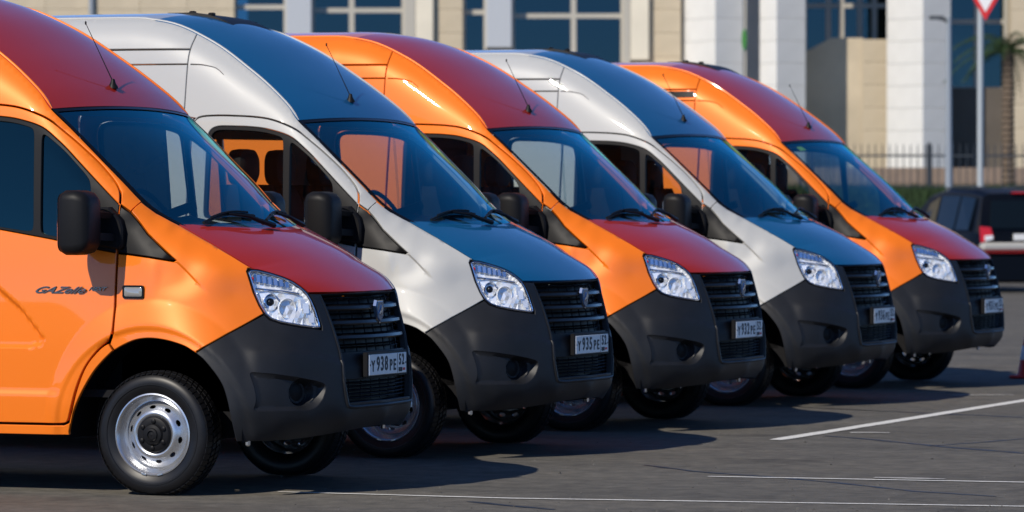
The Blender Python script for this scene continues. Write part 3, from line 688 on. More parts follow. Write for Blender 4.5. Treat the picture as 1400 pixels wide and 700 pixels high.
# wipers
def ws_pt(tv, v, lift):
    i = tv*(len(wsC)-1); i0 = int(i); fr_ = i-i0; i1 = min(i0+1, len(wsC)-1); Cc = wsC[i0]*(1-fr_)+wsC[i1]*fr_; Rr = wsR2[i0]*(1-fr_)+wsR2[i1]*fr_; k = abs(v)**2.05
    return Vector((Cc[0]+(Rr[0]-Cc[0])*k, -Rr[1]*v, Cc[2]+(Rr[2]-Cc[2])*k))+Vector((.63, 0, .77))*lift
def wiper(va, vb, vp):
    blade = [ws_pt(.050+.035*math.sin(math.pi*i/14)+.03*i/14, va+(vb-va)*i/14, .010) for i in range(15)]
    arm = [ws_pt(.0, vp, .022), ws_pt(.03, vp+(va-vp)*.25, .030), ws_pt(.06, (va+vb)/2*.6+vp*.4, .030), ws_pt(.095, (va+vb)/2, .020)]
    return join([tube(blade, .009, 6), tube([b+Vector((.008, 0, .014)) for b in blade[2:-2]], .006, 6), tube(arm, [.016, .013, .010, .008], 6)])
part('wiper', M_('wiper', wiper(.80, .12, -.02)), 'black'); part('wiper', M_('wiper', wiper(-.02, -.60, -.72)), 'black')
part('cowl', M_('cowl', loft([[(.10+.09*(1-abs(v)**2.2), -.73*v, 1.405) for v in np.linspace(-1, 1, 25)], [(.06+.12*(1-abs(v)**2.2), -.73*v, 1.425) for v in np.linspace(-1, 1, 25)], [(-.02+.13*(1-abs(v)**2.2), -.73*v, 1.43) for v in np.linspace(-1, 1, 25)]], caps=False, closed=False)), 'black')
mat('sticker', (.35, .55, .03), .6)
part('screen_sticker', M_('screen_sticker', loft([[tuple(ws_pt(t_, v_, l_)) for t_, v_ in ((.88, .80), (.88, .69), (.93, .70), (.93, .80))] for l_ in (-.012, -.009)])), 'sticker', scr, 'yellow-green sticker', 'slot')
# antenna
ab = Vector((-.80, -.21, 2.268))
def roof_pt(u, v):
    best = None; d = ray(u, v); Cc = roofC(capR)
    for i in range(len(capR)):
        for vv in np.linspace(0, 1, 41):
            k = vv**2.2; p = np.array([Cc[i, 0]+(capR[i, 0]-Cc[i, 0])*k, -capR[i, 1]*vv, Cc[i, 2]+(capR[i, 2]-Cc[i, 2])*k]); q = p-CAM
            e = np.linalg.norm(np.cross(q, d))/np.linalg.norm(d)
            if best is None or e < best[0]: best = (e, p)
    return Vector(best[1])
ab = roof_pt(155, 120)
ant = part('antenna', M_('antenna', join([lathe([(.030, -.008), (.028, .004), (.016, .022), (.010, .045), (.0005, .048)], 14, 'z', centre=tuple(ab)), tube([ab+Vector((0, 0, .03)), ab+Vector((-.17, .0, .36))], [.0034, .0018], 6), lathe([(.0005, -.005), (.005, 0), (.005, .014), (.0005, .018)], 8, 'z', centre=tuple(ab+Vector((-.17, 0, .355))))])), 'black')
# roof hatch (thin dark panel on the roof)
def hatch():
    x0, x1 = -1.95, -1.45; zs = lambda x: float(np.interp(x, capR[::-1, 0], roofC(capR)[::-1, 2])) if x > -1.72 else 2.78
    rings = []
    for x in np.linspace(x0, x1, 9):
        z = zs(x)-.006; hgt = .020*min(1, (x1-x)/.2+.3)
        rings.append([(x, -.16, z-.015), (x, .40, z-.03), (x, .38, z+hgt-.01), (x, -.14, z+hgt)])
    o = [loft(rings)]
    for x in (-1.82, -1.68): o.append(box(x, x+.04, -.10, -.06, zs(x)+.005, zs(x)+.026, .006))
    return join(o)
part('roof_hatch', M_('roof_hatch', hatch()), 'black', None, None, 'hatch')
part('side_slot', panel('side_slot', SIDE, [(-1.70, 2.462), (-1.445, 2.460), (-1.445, 2.515), (-1.70, 2.515)], h=.05, gap=0, off=.004, depth=.01), 'black', None, 'black slot in the roof side', 'slot')
# wheels
def tyre():
    R0, W = .332, .094
    prof = [(.205, -.068), (.214, -.080), (.222, -.083), (.245, -.096), (.275, -.100), (.300, -.096), (.316, -.086), (.325, -.076), (R0, -.066), (R0+.0015, -.03), (R0+.002, 0), (R0+.0015, .03), (R0, .066), (.325, .076), (.316, .086), (.300, .096), (.275, .100), (.245, .096), (.222, .083), (.205, .068)]
    parts = [lathe(prof, 72, 'y')]
    # raised ring and tread blocks
    parts.append(lathe([(.262, -.0985), (.266, -.1025), (.272, -.1025), (.274, -.1000)], 72, 'y'))
    nb = 60
    for k in range(nb):
        for (y0, y1, ofs, r0, r1) in ((-.090, -.050, 0, .322, .340), (-.040, -.006, .5, R0, .3415), (.006, .040, 0, R0, .3415), (.050, .090, .5, .322, .340)):
            a0 = 2*math.pi*(k+ofs+.10)/nb; a1 = 2*math.pi*(k+ofs+.84)/nb; sk = .022*(1 if abs(y0) < .045 else .3)
            v = []
            for a in (a0, a1):
                for y in (y0, y1):
                    aa = a+sk*(y-y0)/(y1-y0)*2
                    for r in (R0-.008, None):
                        rr = r if r else (r1 if abs(y) < .07 else .3265)
                        v.append((rr*math.cos(aa), y, rr*math.sin(aa)))
            parts.append((v, [(0, 1, 3, 2), (4, 6, 7, 5), (0, 4, 5, 1), (2, 3, 7, 6), (1, 5, 7, 3)]))
    return join(parts)
def rim():
    """outer face at negative y; ten oval holes pierced in the disc."""
    parts = [lathe([(.198, .07), (.200, .05), (.188, .03), (.186, -.03), (.196, -.050), (.205, -.062), (.214, -.078), (.221, -.082), (.2215, -.087), (.214, -.089), (.206, -.083), (.198, -.064), (.186, -.052), (.178, -.038), (.176, -.022)], 72, 'y')]
    # disc from r=.176 to hub: built as polar grid with holes
    nh = 10; N = 120; rs = np.linspace(.176, .095, 19)
    def yd(r): return -float(np.interp(r, [.09, .100, .112, .125, .150, .165, .176], [.050, .060, .066, .062, .044, .030, .022]))
    V = []; idx = {}
    for j, r in enumerate(rs):
        for i in range(N): idx[j, i] = len(V); a = 2*math.pi*i/N; V.append((r*math.cos(a), yd(r), r*math.sin(a)))
    F = []; hole = {}
    for j in range(len(rs)-1):
        for i in range(N):
            r = (rs[j]+rs[j+1])/2; a = (i+.5)/N*nh; da = (a-math.floor(a)-.5)*2*math.pi/nh*r
            if (da/.019)**2+((r-.147)/.0095)**2 < 1: continue
            F.append((idx[j, i], idx[j, (i+1) % N], idx[j+1, (i+1) % N], idx[j+1, i]))
    # ragged hole edges pulled to the ellipse
    used = {}
    for q in F:
        for e in ((q[0], q[1]), (q[1], q[2]), (q[2], q[3]), (q[3], q[0])): k = tuple(sorted(e)); used[k] = used.get(k, 0)+1
    rimv = {v for e, n in used.items() if n == 1 for v in e}
    for v in rimv:
        x, y, z = V[v]; r = math.hypot(x, z)
        if not (.12 < r < .172): continue
        a = (math.atan2(z, x) % (2*math.pi)); k = math.floor(a/(2*math.pi)*nh); ac = (k+.5)*2*math.pi/nh; da = (a-ac)*r; dr = r-.147
        s = math.sqrt((da/.019)**2+(dr/.0095)**2)
        if s > .2: da /= s; dr /= s
        r2 = .147+dr; a2 = ac+da/r2; V[v] = (r2*math.cos(a2), yd(r2), r2*math.sin(a2))
    ext = []
    for (a, b), n in used.items():
        if n == 1 and .12 < math.hypot(V[a][0], V[a][2]) < .172: ext.append((a, b))
    for a, b in ext:
        o = len(V); V.append((V[a][0], V[a][1]+.010, V[a][2])); V.append((V[b][0], V[b][1]+.010, V[b][2])); F.append((a, b, o+1, o))
    parts.append((V, F))
    for k in range(2):
        a = R_(250+25*k)
        parts.append(xf(box(-.016, .016, -.093, -.086, -.006, .006, .002), Matrix.Rotation(-a, 4, 'Y') @ Matrix.Translation((.217, 0, 0)) @ Matrix.Rotation(R_(90), 4, 'Y')))
    return join(parts)
def hub():
    p = [lathe([(.100, -.040), (.100, -.062), (.094, -.076), (.088, -.080), (.060, -.080), (.052, -.092), (.036, -.096), (.032, -.104), (.022, -.106), (.020, -.098), (.010, -.098), (.0006, -.100)], 44, 'y')]
    for k in range(6):
        a = R_(60*k+20); p.append(lathe([(.013, -.078), (.012, -.088), (.008, -.090), (.0005, -.091)], 12, 'y', centre=(.072*math.cos(a), 0, .072*math.sin(a))))
    return join(p)
tm, rm, hm = M_('tyre', tyre(), 40), M_('rim', rim(), 40), M_('hub_cap', hub(), 40)
def shifted(m, d, turn=0., flip=False):
    n = len(m.vertices); co = np.empty(n*3); m.vertices.foreach_get('co', co); co = co.reshape(-1, 3).copy()
    c_, s_ = math.cos(turn), math.sin(turn); co = np.stack([co[:, 0]*c_-co[:, 2]*s_, co[:, 1], co[:, 0]*s_+co[:, 2]*c_], 1)
    z0 = d[2]
    co = co+np.array(d)
    low = co[:, 2] < .012; co[:, 2] = np.where(low, .012-(.012-co[:, 2])*.25, co[:, 2])         # tyre flattened where it stands
    co[:, 2] = np.maximum(co[:, 2], .0)
    f = [list(p.vertices) for p in m.polygons]
    if flip: co[:, 1] *= -1; f = [q[::-1] for q in f]
    return mesh(m.name, co, f, True, 40)
for xw, yo in ((0., .855), (-3.745, .845)):
    for flip in (False, True):
        tw = .35 if flip else .12
        wi = part('wheel', shifted(tm, (xw, -yo, .327), tw, flip), 'rubber')
        part('rim', shifted(rm, (xw, -yo, .327), tw, flip), 'wheel_silver', wi); part('hub_cap', shifted(hm, (xw, -yo, .327), tw, flip), 'black', wi)
# wheel housings, underbody, front floor
def housing(cx):
    o = []; ring = []
    for y in (-.985, -.60):
        ring.append([(cx+.53*math.cos(R_(a)), y, .335+.53*math.sin(R_(a))) for a in np.linspace(-4, 184, 25)])
    v = ring[0]+ring[1]; f = [(i, i+1, 26+i-1+0, 25+i) for i in range(24)]; f = [(i, i+1, 25+i+1, 25+i) for i in range(24)]; o.append((v, f))
    c0 = len(ring[1]); o.append((ring[1]+[(cx, -.60, .30)], [(i, i+1, c0) for i in range(c0-1)]))
    return join(o)
both('wheel_housing', M_('wheel_housing', housing(.02)), 'dark_interior'); both('wheel_housing', M_('wheel_housing', housing(-3.745)), 'dark_interior')
ub = [box(-5.0, -.60, -.93, .93, .40, .50), box(-.60, .60, -.58, .58, .33, .44), box(-5.0, -.3, -.45, -.33, .28, .40), box(-5.0, -.3, .33, .45, .28, .40), box(-.09, .09, -.75, .75, .27, .36), box(.30, .72, -.45, .45, .34, .50)]
part('underbody', M_('underbody', join(ub)), 'dark_interior')
part('engine_bay', M_('engine_bay', join([box(.30, .70, -.50, .50, .42, .98), box(-.35, .30, -.60, .60, .44, 1.20)])), 'dark_interior')
both('bumper_hook', M_('bumper_hook', box(.535, .560, -.925, -.900, .275, .31, .006)), 'chrome', (bumper, bumper))
# interior
liner = []
for s in (1, -1):
    liner.append(box(-4.9, -.56, min(s*.955, s*.93), max(s*.955, s*.93), .62, 1.30)); liner.append(box(-.56, -.22, min(s*.93, s*.91), max(s*.93, s*.91), .92, 1.28))
liner.append(loft([[(x, y, z) for y, z in ((-.70, zt-.03), (.70, zt-.03), (.70, zt), (-.70, zt))] for x, zt in ((-.74, 2.08), (-1.05, 2.30), (-1.45, 2.55), (-1.8, 2.66), (-4.9, 2.67))]))
part('cabin_lining', M_('cabin_lining', join(liner)), 'dark_interior')
part('bulkhead', M_('bulkhead', box(-1.62, -1.58, -.90, .90, .5, 2.30)), 'dark_interior', None, None, 'solid')
part('rear_bulkhead', M_('rear_bulkhead', box(-4.0, -3.96, -.90, .90, .5, 2.30)), 'dark_interior', None, None, 'windows')
part('cabin_floor', M_('cabin_floor', box(-1.9, .0, -.90, .90, .52, .56)), 'dark_interior')
dp = [(-.72, 1.10), (-.74, 1.28), (-.66, 1.38), (-.40, 1.44), (-.10, 1.455), (.10, 1.425), (.16, 1.36), (.1, 1.0), (-.5, .95)]
dash = part('dashboard', M_('dashboard', loft([[(min(x, -.14) if abs(y) > .8 else x, y, z-(abs(y) > .8)*.02) for x, z in dp] for y in (-.86, -.66, 0, .66, .86)], True)), 'dark_interior')
part('instrument_hood', M_('instrument_hood', loft([[(x, y, z) for x, z in ((-.70, 1.36), (-.66, 1.40+h), (-.45, 1.43+h), (-.25, 1.43))] for y, h in ((.24, 0), (.32, .05), (.45, .065), (.58, .05), (.68, 0))])), 'dark_interior', dash)
sw = Matrix.Translation((-.66, .45, 1.47)) @ Matrix.Rotation(R_(-32), 4, 'Y')
st = part('steering_wheel', M_('steering_wheel', join([xf(tube([(0, .195*math.cos(a), .195*math.sin(a)) for a in np.linspace(0, 2*math.pi, 37)[:-1]], .015, 8, True), sw), xf(lathe([(.0005, -.03), (.06, -.025), (.065, .02), (.0005, .025)], 16, 'x'), sw), xf(tube([(0, -.19, 0), (.0, 0, -.01), (0, .19, 0)], .014, 6), sw), xf(tube([(0, 0, 0), (.25, 0, -.06)], .03, 8), sw)])), 'dark_interior')
def seat(y, wd):
    o = []
    sect = [(-.98, .98), (-1.02, 1.2), (-1.09, 1.45), (-1.14, 1.60), (-1.17, 1.68)]
    rings = []
    for i, (x, z) in enumerate(sect):
        ww = wd*(1.0 if i < 3 else (.96 if i == 3 else .80)); rings.append([(x+dx, y+dy*ww, z) for dx, dy in ((.06, -.44), (.10, -.5), (.02, -.42), (.035, 0), (.02, .42), (.10, .5), (.06, .44), (-.08, .42), (-.10, 0), (-.08, -.42))])
    o.append(loft(rings)); o.append(box(-1.05, -.55, y-wd/2, y+wd/2, .86, 1.02, .035))
    o.append(box(-.98, -.62, y-wd*.4, y+wd*.4, .54, .88))
    return join(o)
def headrest(y):
    rings = [[(-1.17+dx, y+a, 1.79+b) for a, b in [(p[0]*s, p[1]*s) for p in rounded(.27, .23, .08, 5)]] for dx, s in ((-.065, .75), (-.05, .95), (.0, 1.0), (.04, .95), (.06, .75))]
    return join([loft(rings), tube([(-1.17, y-.06, 1.62), (-1.175, y-.06, 1.76)], .008, 6), tube([(-1.17, y+.06, 1.62), (-1.175, y+.06, 1.76)], .008, 6)])
for y, wd in ((-.58, .50), (-.07, .46), (.53, .50)):
    si = part('seat', M_('seat', seat(y, wd), 40), 'seat_fabric'); part('headrest', M_('headrest', headrest(y), 40), 'seat_fabric', si)
# back end
def rear_ring(x, k):
    pts = []
    for z in np.linspace(.36, 2.68, 16):
        pts.append((x, -float(side_w(np.array([-4.6]), np.array([min(z, 2.66)]), False)[0])*k, z))
    return pts+[(p[0], -p[1], p[2]) for p in pts[::-1]]
rr = [rear_ring(-5.05, .995), rear_ring(-5.12, .975), rear_ring(-5.15, .93)]
part('back_panel', M_('back_panel', loft(rr)), 'body')
for s in (1, -1):
    y0, y1 = sorted((s*.012, s*.80))
    d_ = part('rear_door', M_('rear_door', box(-5.175, -5.145, y0, y1, .48, 2.45, .01)), 'body')
    part('rear_window', M_('rear_window', box(-5.182, -5.172, min(s*.12, s*.68), max(s*.12, s*.68), 1.45, 2.05, .003)), 'gloss_black', d_)
    part('tail_light', M_('tail_light', box(-5.17, -5.10, min(s*.86, s*.955), max(s*.86, s*.955), .95, 1.45, .01)), 'tail_red')
part('rear_bumper', M_('rear_bumper', box(-5.28, -5.12, -.97, .97, .38, .56, .03)), 'plastic')

# ------------------------------------------------------------------ the five vans
OFF = [(0, 0, 0), (-.0934, 3.5006, -.0428), (-.1511, 6.7969, -.0354), (-.2958, 10.5835, -.0218), (-.3102, 13.9144, -.0294)]
LABELS = ['orange van with dark red bonnet and chrome door lettering, number plate 938',
          'silver van with blue bonnet and roof, number plate 935, seats seen through its window',
          'orange van with dark red bonnet parked between the two silver vans',
          'silver van with blue bonnet and roof parked between two orange vans beyond plate 935',
          'orange van with a black slot in its roof side, last before the dark car']
NUM = ['938', '935', '932', '936', '931']
def plate_parts(num):
    zc_ = .687; out = []
    def tx(nm, b, y, z, sz, sx):
        v, f = text_mesh(b, sz, .0012, sx, 0, .0022); out.append((nm, ([(XP+.0048+p[2], p[0]+y, p[1]+z) for p in v], f)))
    tx('plate_letter', 'Y', -.207, zc_-.010, .084, .88)
    for i, ch in enumerate(num): tx('plate_digit', ch, -.137+.056*i, zc_, .108, .84)
    tx('plate_letter', 'P', .040, zc_-.010, .084, .88); tx('plate_letter', 'E', .092, zc_-.010, .084, .88)
    tx('plate_digit', '5', .168, zc_+.016, .082, .78); tx('plate_digit', '2', .210, zc_+.016, .082, .78); tx('plate_country_code', 'RUS', .172, zc_-.037, .028, .95)
    out.append(('plate_divider', box(XP+.003, XP+.005, .130, .133, .634, .740)))
    for y in (-.245, .248): out.append(('plate_bolt', lathe([(.0005, .006), (.006, .005), (.006, 0)], 10, 'x', centre=(XP, y, .687))))
    return out
for k in range(5):
    dx, dy, a = OFF[k]
    root = bpy.data.objects.new('van', None); COL.objects.link(root); root.empty_display_size = .3
    root.location = (.3+dx-math.cos(a)*.3, dy-math.sin(a)*.3, 0); root.rotation_euler = (0, 0, a)
    tag(root, LABELS[k], 'van', 'vans parked side by side')
    mk_ = {'body': 'orange' if k % 2 == 0 else 'silver', 'accent': 'red' if k % 2 == 0 else 'blue', 'door_glass': 'tinted_glass' if k == 0 else 'side_glass'}
    have = {'solid': k != 1, 'windows': k == 1, 'hatch': k in (1, 3, 4), 'slot': k == 4}
    made = {}
    for i, (name, me, m, par, lab, only) in enumerate(PARTS):
        if only and not have[only]: continue
        o = link(name, me, mk_.get(m, m), made[par] if par is not None and par in made else root)
        if lab: o['label'] = lab
        made[i] = o
    for nm, vf in plate_parts(NUM[k]): link(nm, M_(nm, vf, 30), 'plate_ink', made[plate])
    link('plate_flag', M_('plate_flag', box(XP+.003, XP+.0055, .205, .240, .645, .659)), 'flag_red', made[plate])

# ------------------------------------------------------------------ ground
def asphalt():
    m = bpy.data.materials.new('asphalt'); m.use_nodes = True; n = m.node_tree; b = n.nodes['Principled BSDF']; L = n.links
    tc = n.nodes.new('ShaderNodeTexCoord')
    def noise(sc, det, vec=None, rough=.6):
        t = n.nodes.new('ShaderNodeTexNoise'); t.inputs['Scale'].default_value = sc; t.inputs['Detail'].default_value = det; t.inputs['Roughness'].default_value = rough
        L.new(vec or tc.outputs['Object'], t.inputs['Vector']); return t.outputs['Fac']
    mp = n.nodes.new('ShaderNodeMapping'); mp.inputs['Scale'].default_value = (.35, 1.6, 1); mp.inputs['Rotation'].default_value = (0, 0, R_(8)); L.new(tc.outputs['Object'], mp.inputs['Vector'])
    def ramp(f, stops):
        r = n.nodes.new('ShaderNodeValToRGB'); e = r.color_ramp.elements
        while len(e) < len(stops): e.new(.5)
        for q, (p, c) in zip(e, stops): q.position = p; q.color = (*c, 1)
        L.new(f, r.inputs[0]); return r.outputs[0]
    def mix(a, c, f, mode='MIX'):
        x = n.nodes.new('ShaderNodeMix'); x.data_type = 'RGBA'; x.blend_type = mode
        if isinstance(f, float): x.inputs[0].default_value = f
        else: L.new(f, x.inputs[0])
        L.new(a, x.inputs[6]); L.new(c, x.inputs[7]); return x.outputs[2]
    base = ramp(noise(.55, 6, mp.outputs[0]), [(.30, (.098, .092, .080)), (.5, (.128, .120, .104)), (.72, (.160, .149, .128))])
    grit = ramp(noise(260, 3), [(.35, (.45, .45, .45)), (.62, (1.15, 1.15, 1.15))])
    patch = ramp(noise(7, 7, None, .75), [(.36, (.66, .66, .67)), (.66, (1.2, 1.19, 1.17))])
    c = mix(mix(base, grit, 1.0, 'MULTIPLY'), patch, 1.0, 'MULTIPLY')
    stain = ramp(noise(1.1, 4), [(.30, (.55, .55, .56)), (.42, (1, 1, 1))]); c = mix(c, stain, .8, 'MULTIPLY')
    dusty = ramp(noise(.35, 7, mp.outputs[0], .7), [(.5, (1, 1, 1)), (.75, (1.35, 1.3, 1.2))]); c = mix(c, dusty, .9, 'MULTIPLY')
    stones = ramp(noise(90, 2), [(.69, (0, 0, 0)), (.73, (1, 1, 1))]); lt = n.nodes.new('ShaderNodeRGB'); lt.outputs[0].default_value = (.24, .23, .21, 1)
    c = mix(c, lt.outputs[0], stones); L.new(c, b.inputs['Base Color'])
    b.inputs['Roughness'].default_value = .88; b.inputs['Specular IOR Level'].default_value = .25
    bp_ = n.nodes.new('ShaderNodeBump'); bp_.inputs['Strength'].default_value = .7; bp_.inputs['Distance'].default_value = .004; L.new(noise(190, 4), bp_.inputs['Height']); L.new(bp_.outputs[0], b.inputs['Normal'])
    MATS['asphalt'] = m
asphalt()
gv = [(-1500, -1500, 0), (1500, -1500, 0), (1500, 1500, 0), (-1500, 1500, 0)]
g = link('ground', mesh('ground', gv, [(0, 1, 2, 3)], False), 'asphalt'); tag(g, kind='structure')

# ------------------------------------------------------------------ painted lines, seams, stones on the ground
mat('road_paint', (.62, .61, .57), .7, noise=(45, .22, 6)); mat('tar', (.012, .013, .017), .45, noise=(20, .3, 3)); mat('worn_paint', (.30, .29, .265), .8, noise=(30, .35, 6))
def ribbon(pts, wd, z, jitter=.0, seed=1):
    rnd = random.Random(seed); P = densify(np.array(pts, float), .12); T = np.gradient(P, axis=0); T /= np.linalg.norm(T, axis=1)[:, None]; N = np.c_[-T[:, 1], T[:, 0]]
    v = []; n = len(P)
    for i in range(n):
        ww = wd/2*(1 if 0 < i < n-1 else .7)
        v += [(*(P[i]+N[i]*(ww+rnd.uniform(-jitter, jitter))), z), (*(P[i]-N[i]*(ww+rnd.uniform(-jitter, jitter))), z)]
    return v, [(2*i, 2*i+1, 2*i+3, 2*i+2) for i in range(n-1)]
def gpx(*pts): return [tuple(on_z(u, v)[:2]) for u, v in pts]
def marking(name, px, wd, m, z=.004, jit=.004, seed=1, ext=None):
    p = gpx(*px)
    if ext: a, b = np.array(p[-2]), np.array(p[-1]); p.append(tuple(b+(b-a)/np.linalg.norm(b-a)*ext))
    o = link(name, mesh(name, *ribbon(p, wd, z, jit, seed), False), m, g); return o
marking('painted_line', [(1060, 602), (1400, 548)], .115, 'road_paint', seed=2, ext=14)
marking('painted_line', [(968, 652), (1180, 656), (1400, 660)], .055, 'road_paint', seed=3, ext=6)
marking('painted_line', [(380, 673), (700, 682), (1400, 693)], .052, 'road_paint', seed=4, ext=6)
marking('painted_patch', [(1195, 654), (1292, 656)], .10, 'worn_paint', .006, .012, 5)
marking('painted_patch', [(1162, 592), (1216, 592)], .16, 'worn_paint', .004, .03, 6)
marking('painted_patch', [(1300, 541), (1385, 540)], .14, 'worn_paint', .004, .03, 7)
marking('tar_seam', [(1130, 596), (1200, 602), (1300, 612), (1400, 620)], .045, 'tar', .002, .012, 8)
marking('tar_seam', [(1270, 610), (1330, 606), (1400, 600)], .03, 'tar', .002, .010, 9)
marking('tar_seam', [(880, 636), (960, 646), (1050, 652), (1160, 662), (1250, 672), (1360, 679)], .035, 'tar', .002, .012, 10)
marking('tar_seam', [(640, 686), (700, 692), (760, 697)], .05, 'tar', .002, .015, 11)
marking('tar_seam', [(1080, 556), (1200, 562), (1400, 571)], .05, 'tar', .002, .012, 12)
# loose grit
rnd = random.Random(9); V, F = [], []
for i in range(220):
    u, v = rnd.uniform(360, 1400), 700-170*rnd.random()**1.5
    p = on_z(u, v); r = rnd.uniform(.004, .011)*(1.6 if rnd.random() < .1 else 1); o = len(V); a0 = rnd.random()*6
    for k in range(5): a = a0+k*1.2566; V.append((p[0]+r*rnd.uniform(.7, 1.2)*math.cos(a), p[1]+r*rnd.uniform(.7, 1.2)*math.sin(a), .0))
    V.append((p[0], p[1], r*rnd.uniform(.6, 1.1))); F += [(o+k, o+(k+1) % 5, o+5) for k in range(5)]
mat('grit', (.07, .066, .06), .9, noise=(8, .6, 2))
tag(link('loose_grit', mesh('loose_grit', V, F, False), 'grit'), 'small loose stones scattered over the asphalt', 'grit', kind='stuff')

# ------------------------------------------------------------------ background: frame facing the camera, X to the right, Y away
GROUND_CAM = Vector((CAM[0], CAM[1], 0))
BG = Matrix.Translation(GROUND_CAM) @ Matrix.Rotation(YAW, 4, 'Z')
def BX(u, d): return (u-700)/FPX*d
def BZ(v, d): return CAM[2]+(274.78-v)/FPX*d
def bgobj(name, vf, m, parent=None, d=None, smooth=False):
    o = link(name, mesh(name, vf[0], vf[1], smooth), m, parent)
    if parent is None: o.matrix_world = BG
    return o
def bgthing(name, label, cat, group=None):
    o = bpy.data.objects.new(name, None); COL.objects.link(o); o.matrix_world = BG; o.empty_display_size = .3; tag(o, label, cat, group); return o
D = 112.
mat('limestone', (.50, .42, .30), .8, noise=(.9, .14, 5), bump=(30, .2, .01)); mat('white_stone', (.66, .65, .62), .75, noise=(1.3, .06, 5), bump=(30, .15, .01))
mat('cream_stone', (.66, .60, .48), .75, noise=(1., .07, 4)); mat('frame_beige', (.42, .39, .33), .5); mat('grey_metal', (.30, .33, .36), .45, .3); mat('grey_panel', (.42, .44, .47), .5)
mat('dark_wall', (.10, .085, .07), .85, noise=(.8, .2, 5)); mat('room_dark', (.02, .022, .025), .9); mat('brown_stone', (.22, .16, .12), .85, noise=(1.5, .2, 4))
mat('curtain', (.07, .11, .09), .9, noise=(.5, .4, 3)); mat('steel_dark', (.035, .042, .05), .5, .2); mat('sign_green', (.05, .22, .035), .5); mat('pole_grey', (.42, .45, .45), .45, .3)
mat('sign_white', (.75, .75, .74), .5); mat('sign_red', (.60, .02, .02), .45); mat('bark', (.11, .08, .055), .95, noise=(12, .35, 4)); mat('palm_leaf', (.030, .060, .012), .6, noise=(3, .3, 3))
mat('grass', (.016, .038, .008), .9, noise=(2.5, .35, 4)); mat('car_navy', (.002, .003, .006), .4, spec=.15); mat('car_glass', (.004, .007, .009), .10, spec=.3); mat('bumper_sunlit', (.40, .39, .36), .5)  # last one: dark bumper made pale, sunlight put into its colour
glass('shop_glass', (.16, .28, .36), ior=1.6, gloss=(.5, .85, 1.0))
def slabs(parent, name, m, x0, x1, y, z0, z1, sx, sz, th=.05, joint=.007, seed=0, mesh_cache={}):
    """a clad wall face at depth y: each slab its own piece, joints recessed."""
    rn = random.Random(seed); nx = max(1, round((x1-x0)/sx)); nz = max(1, round((z1-z0)/sz)); wx, wz = (x1-x0)/nx, (z1-z0)/nz
    key = (round(wx, 4), round(wz, 4), th)
    if key not in mesh_cache: mesh_cache[key] = mesh(name, *box(joint/2, wx-joint/2, -th, 0, joint/2, wz-joint/2, .006), False)
    for i in range(nx):
        for k in range(nz):
            o = link(name, mesh_cache[key], m, parent, (x0+i*wx, y+rn.uniform(-.006, .004), z0+k*wz))
Z0, Z1 = 1.7, 11.5
bld = bgthing('stone_building', 'pale stone building with glazed bays and square white piers behind the fence', 'building')
def wall(u0, u1, m, v_bot=240, top=None, d=D, sx=1.25, sz=.62, seed=0):
    x0, x1 = BX(u0, d), BX(u1, d); z0 = BZ(v_bot, d)
    bgobj('wall_core', box(x0, x1, d+.002, d+.6, z0, Z1), 'limestone', bld); slabs(bld, 'stone_slab', m, x0, x1, d, z0, Z1, sx, sz, seed=seed)
wall(-260, 321, 'limestone', seed=1)
bgobj('drain_pipe', lathe([(.075, BZ(240, D)), (.075, Z1)], 12, 'z', centre=(BX(126, D), D-.13, 0)), 'grey_metal', bld)
bgobj('roof_slab', box(BX(-260, D), BX(1900, D), D+.1, D+14, Z1, Z1+.5), 'limestone', bld)
bgobj('room_back', box(BX(321, D), BX(1900, D), D+5.5, D+5.7, Z0, Z1), 'room_dark', bld); bgobj('room_floor', box(BX(-260, D), BX(1900, D), D+.65, D+5.4, Z0-.2, Z0), 'room_dark', bld)
def bay(u0, u1, mull, hz, d=D+.35, vb=240, curtain=None):
    x0, x1 = BX(u0, d), BX(u1, d); z0 = BZ(vb, d); xs = [x0]+[BX(q, d) for q in mull]+[x1]; zs = [z0]+sorted(BZ(q, d) for q in hz)+[Z1]
    for a, b in zip(xs, xs[1:]):
        for c_, e in zip(zs, zs[1:]):
            w_ = bgobj('window', join([box(a, b, d-.06, d+.06, c_, c_+.06), box(a, b, d-.06, d+.06, e-.06, e), box(a, a+.07, d-.062, d+.062, c_+.06, e-.06), box(b-.07, b, d-.062, d+.062, c_+.06, e-.06)]), 'frame_beige', bld)
            bgobj('pane', box(a+.05, b-.05, d-.005, d+.005, c_+.05, e-.05), 'shop_glass', w_)
    if curtain: bgobj('curtain', loft([[(x0+(x1-x0)*i/40, d+.9+.06*math.sin(i*1.3), z) for i in range(41)] for z in (z0, z0+2.4)], caps=False, closed=False), 'curtain', bld)
bay(321, 392, [], [10, 120]); bay(427, 553, [481], [14.5, 130], curtain=1); bay(633, 665, [], [17, 120]); bay(700, 852, [784], [22, 130], curtain=1)
def column(u0, u1, m, v_bot=240, d=D, dep=.5):
    x0, x1 = BX(u0, d), BX(u1, d); z0 = BZ(v_bot, d); c_ = bgobj('column', box(x0, x1, d-.25, d+dep, z0, Z1, .02), m, bld); return c_
column(392, 427, 'grey_panel'); column(665, 700, 'grey_panel', 66); column(553, 569, 'frame_beige'); column(569, 593, 'cream_stone'); column(852, 862, 'frame_beige'); column(862, 887, 'cream_stone', 83)
wall(593, 633, 'limestone', sx=.8, seed=2); wall(887, 931, 'limestone', sx=.9, seed=3)
bgobj('ledge', box(BX(635, D), BX(934, D), D-.55, D+.3, BZ(240, D), BZ(95, D), .03), 'limestone', bld)
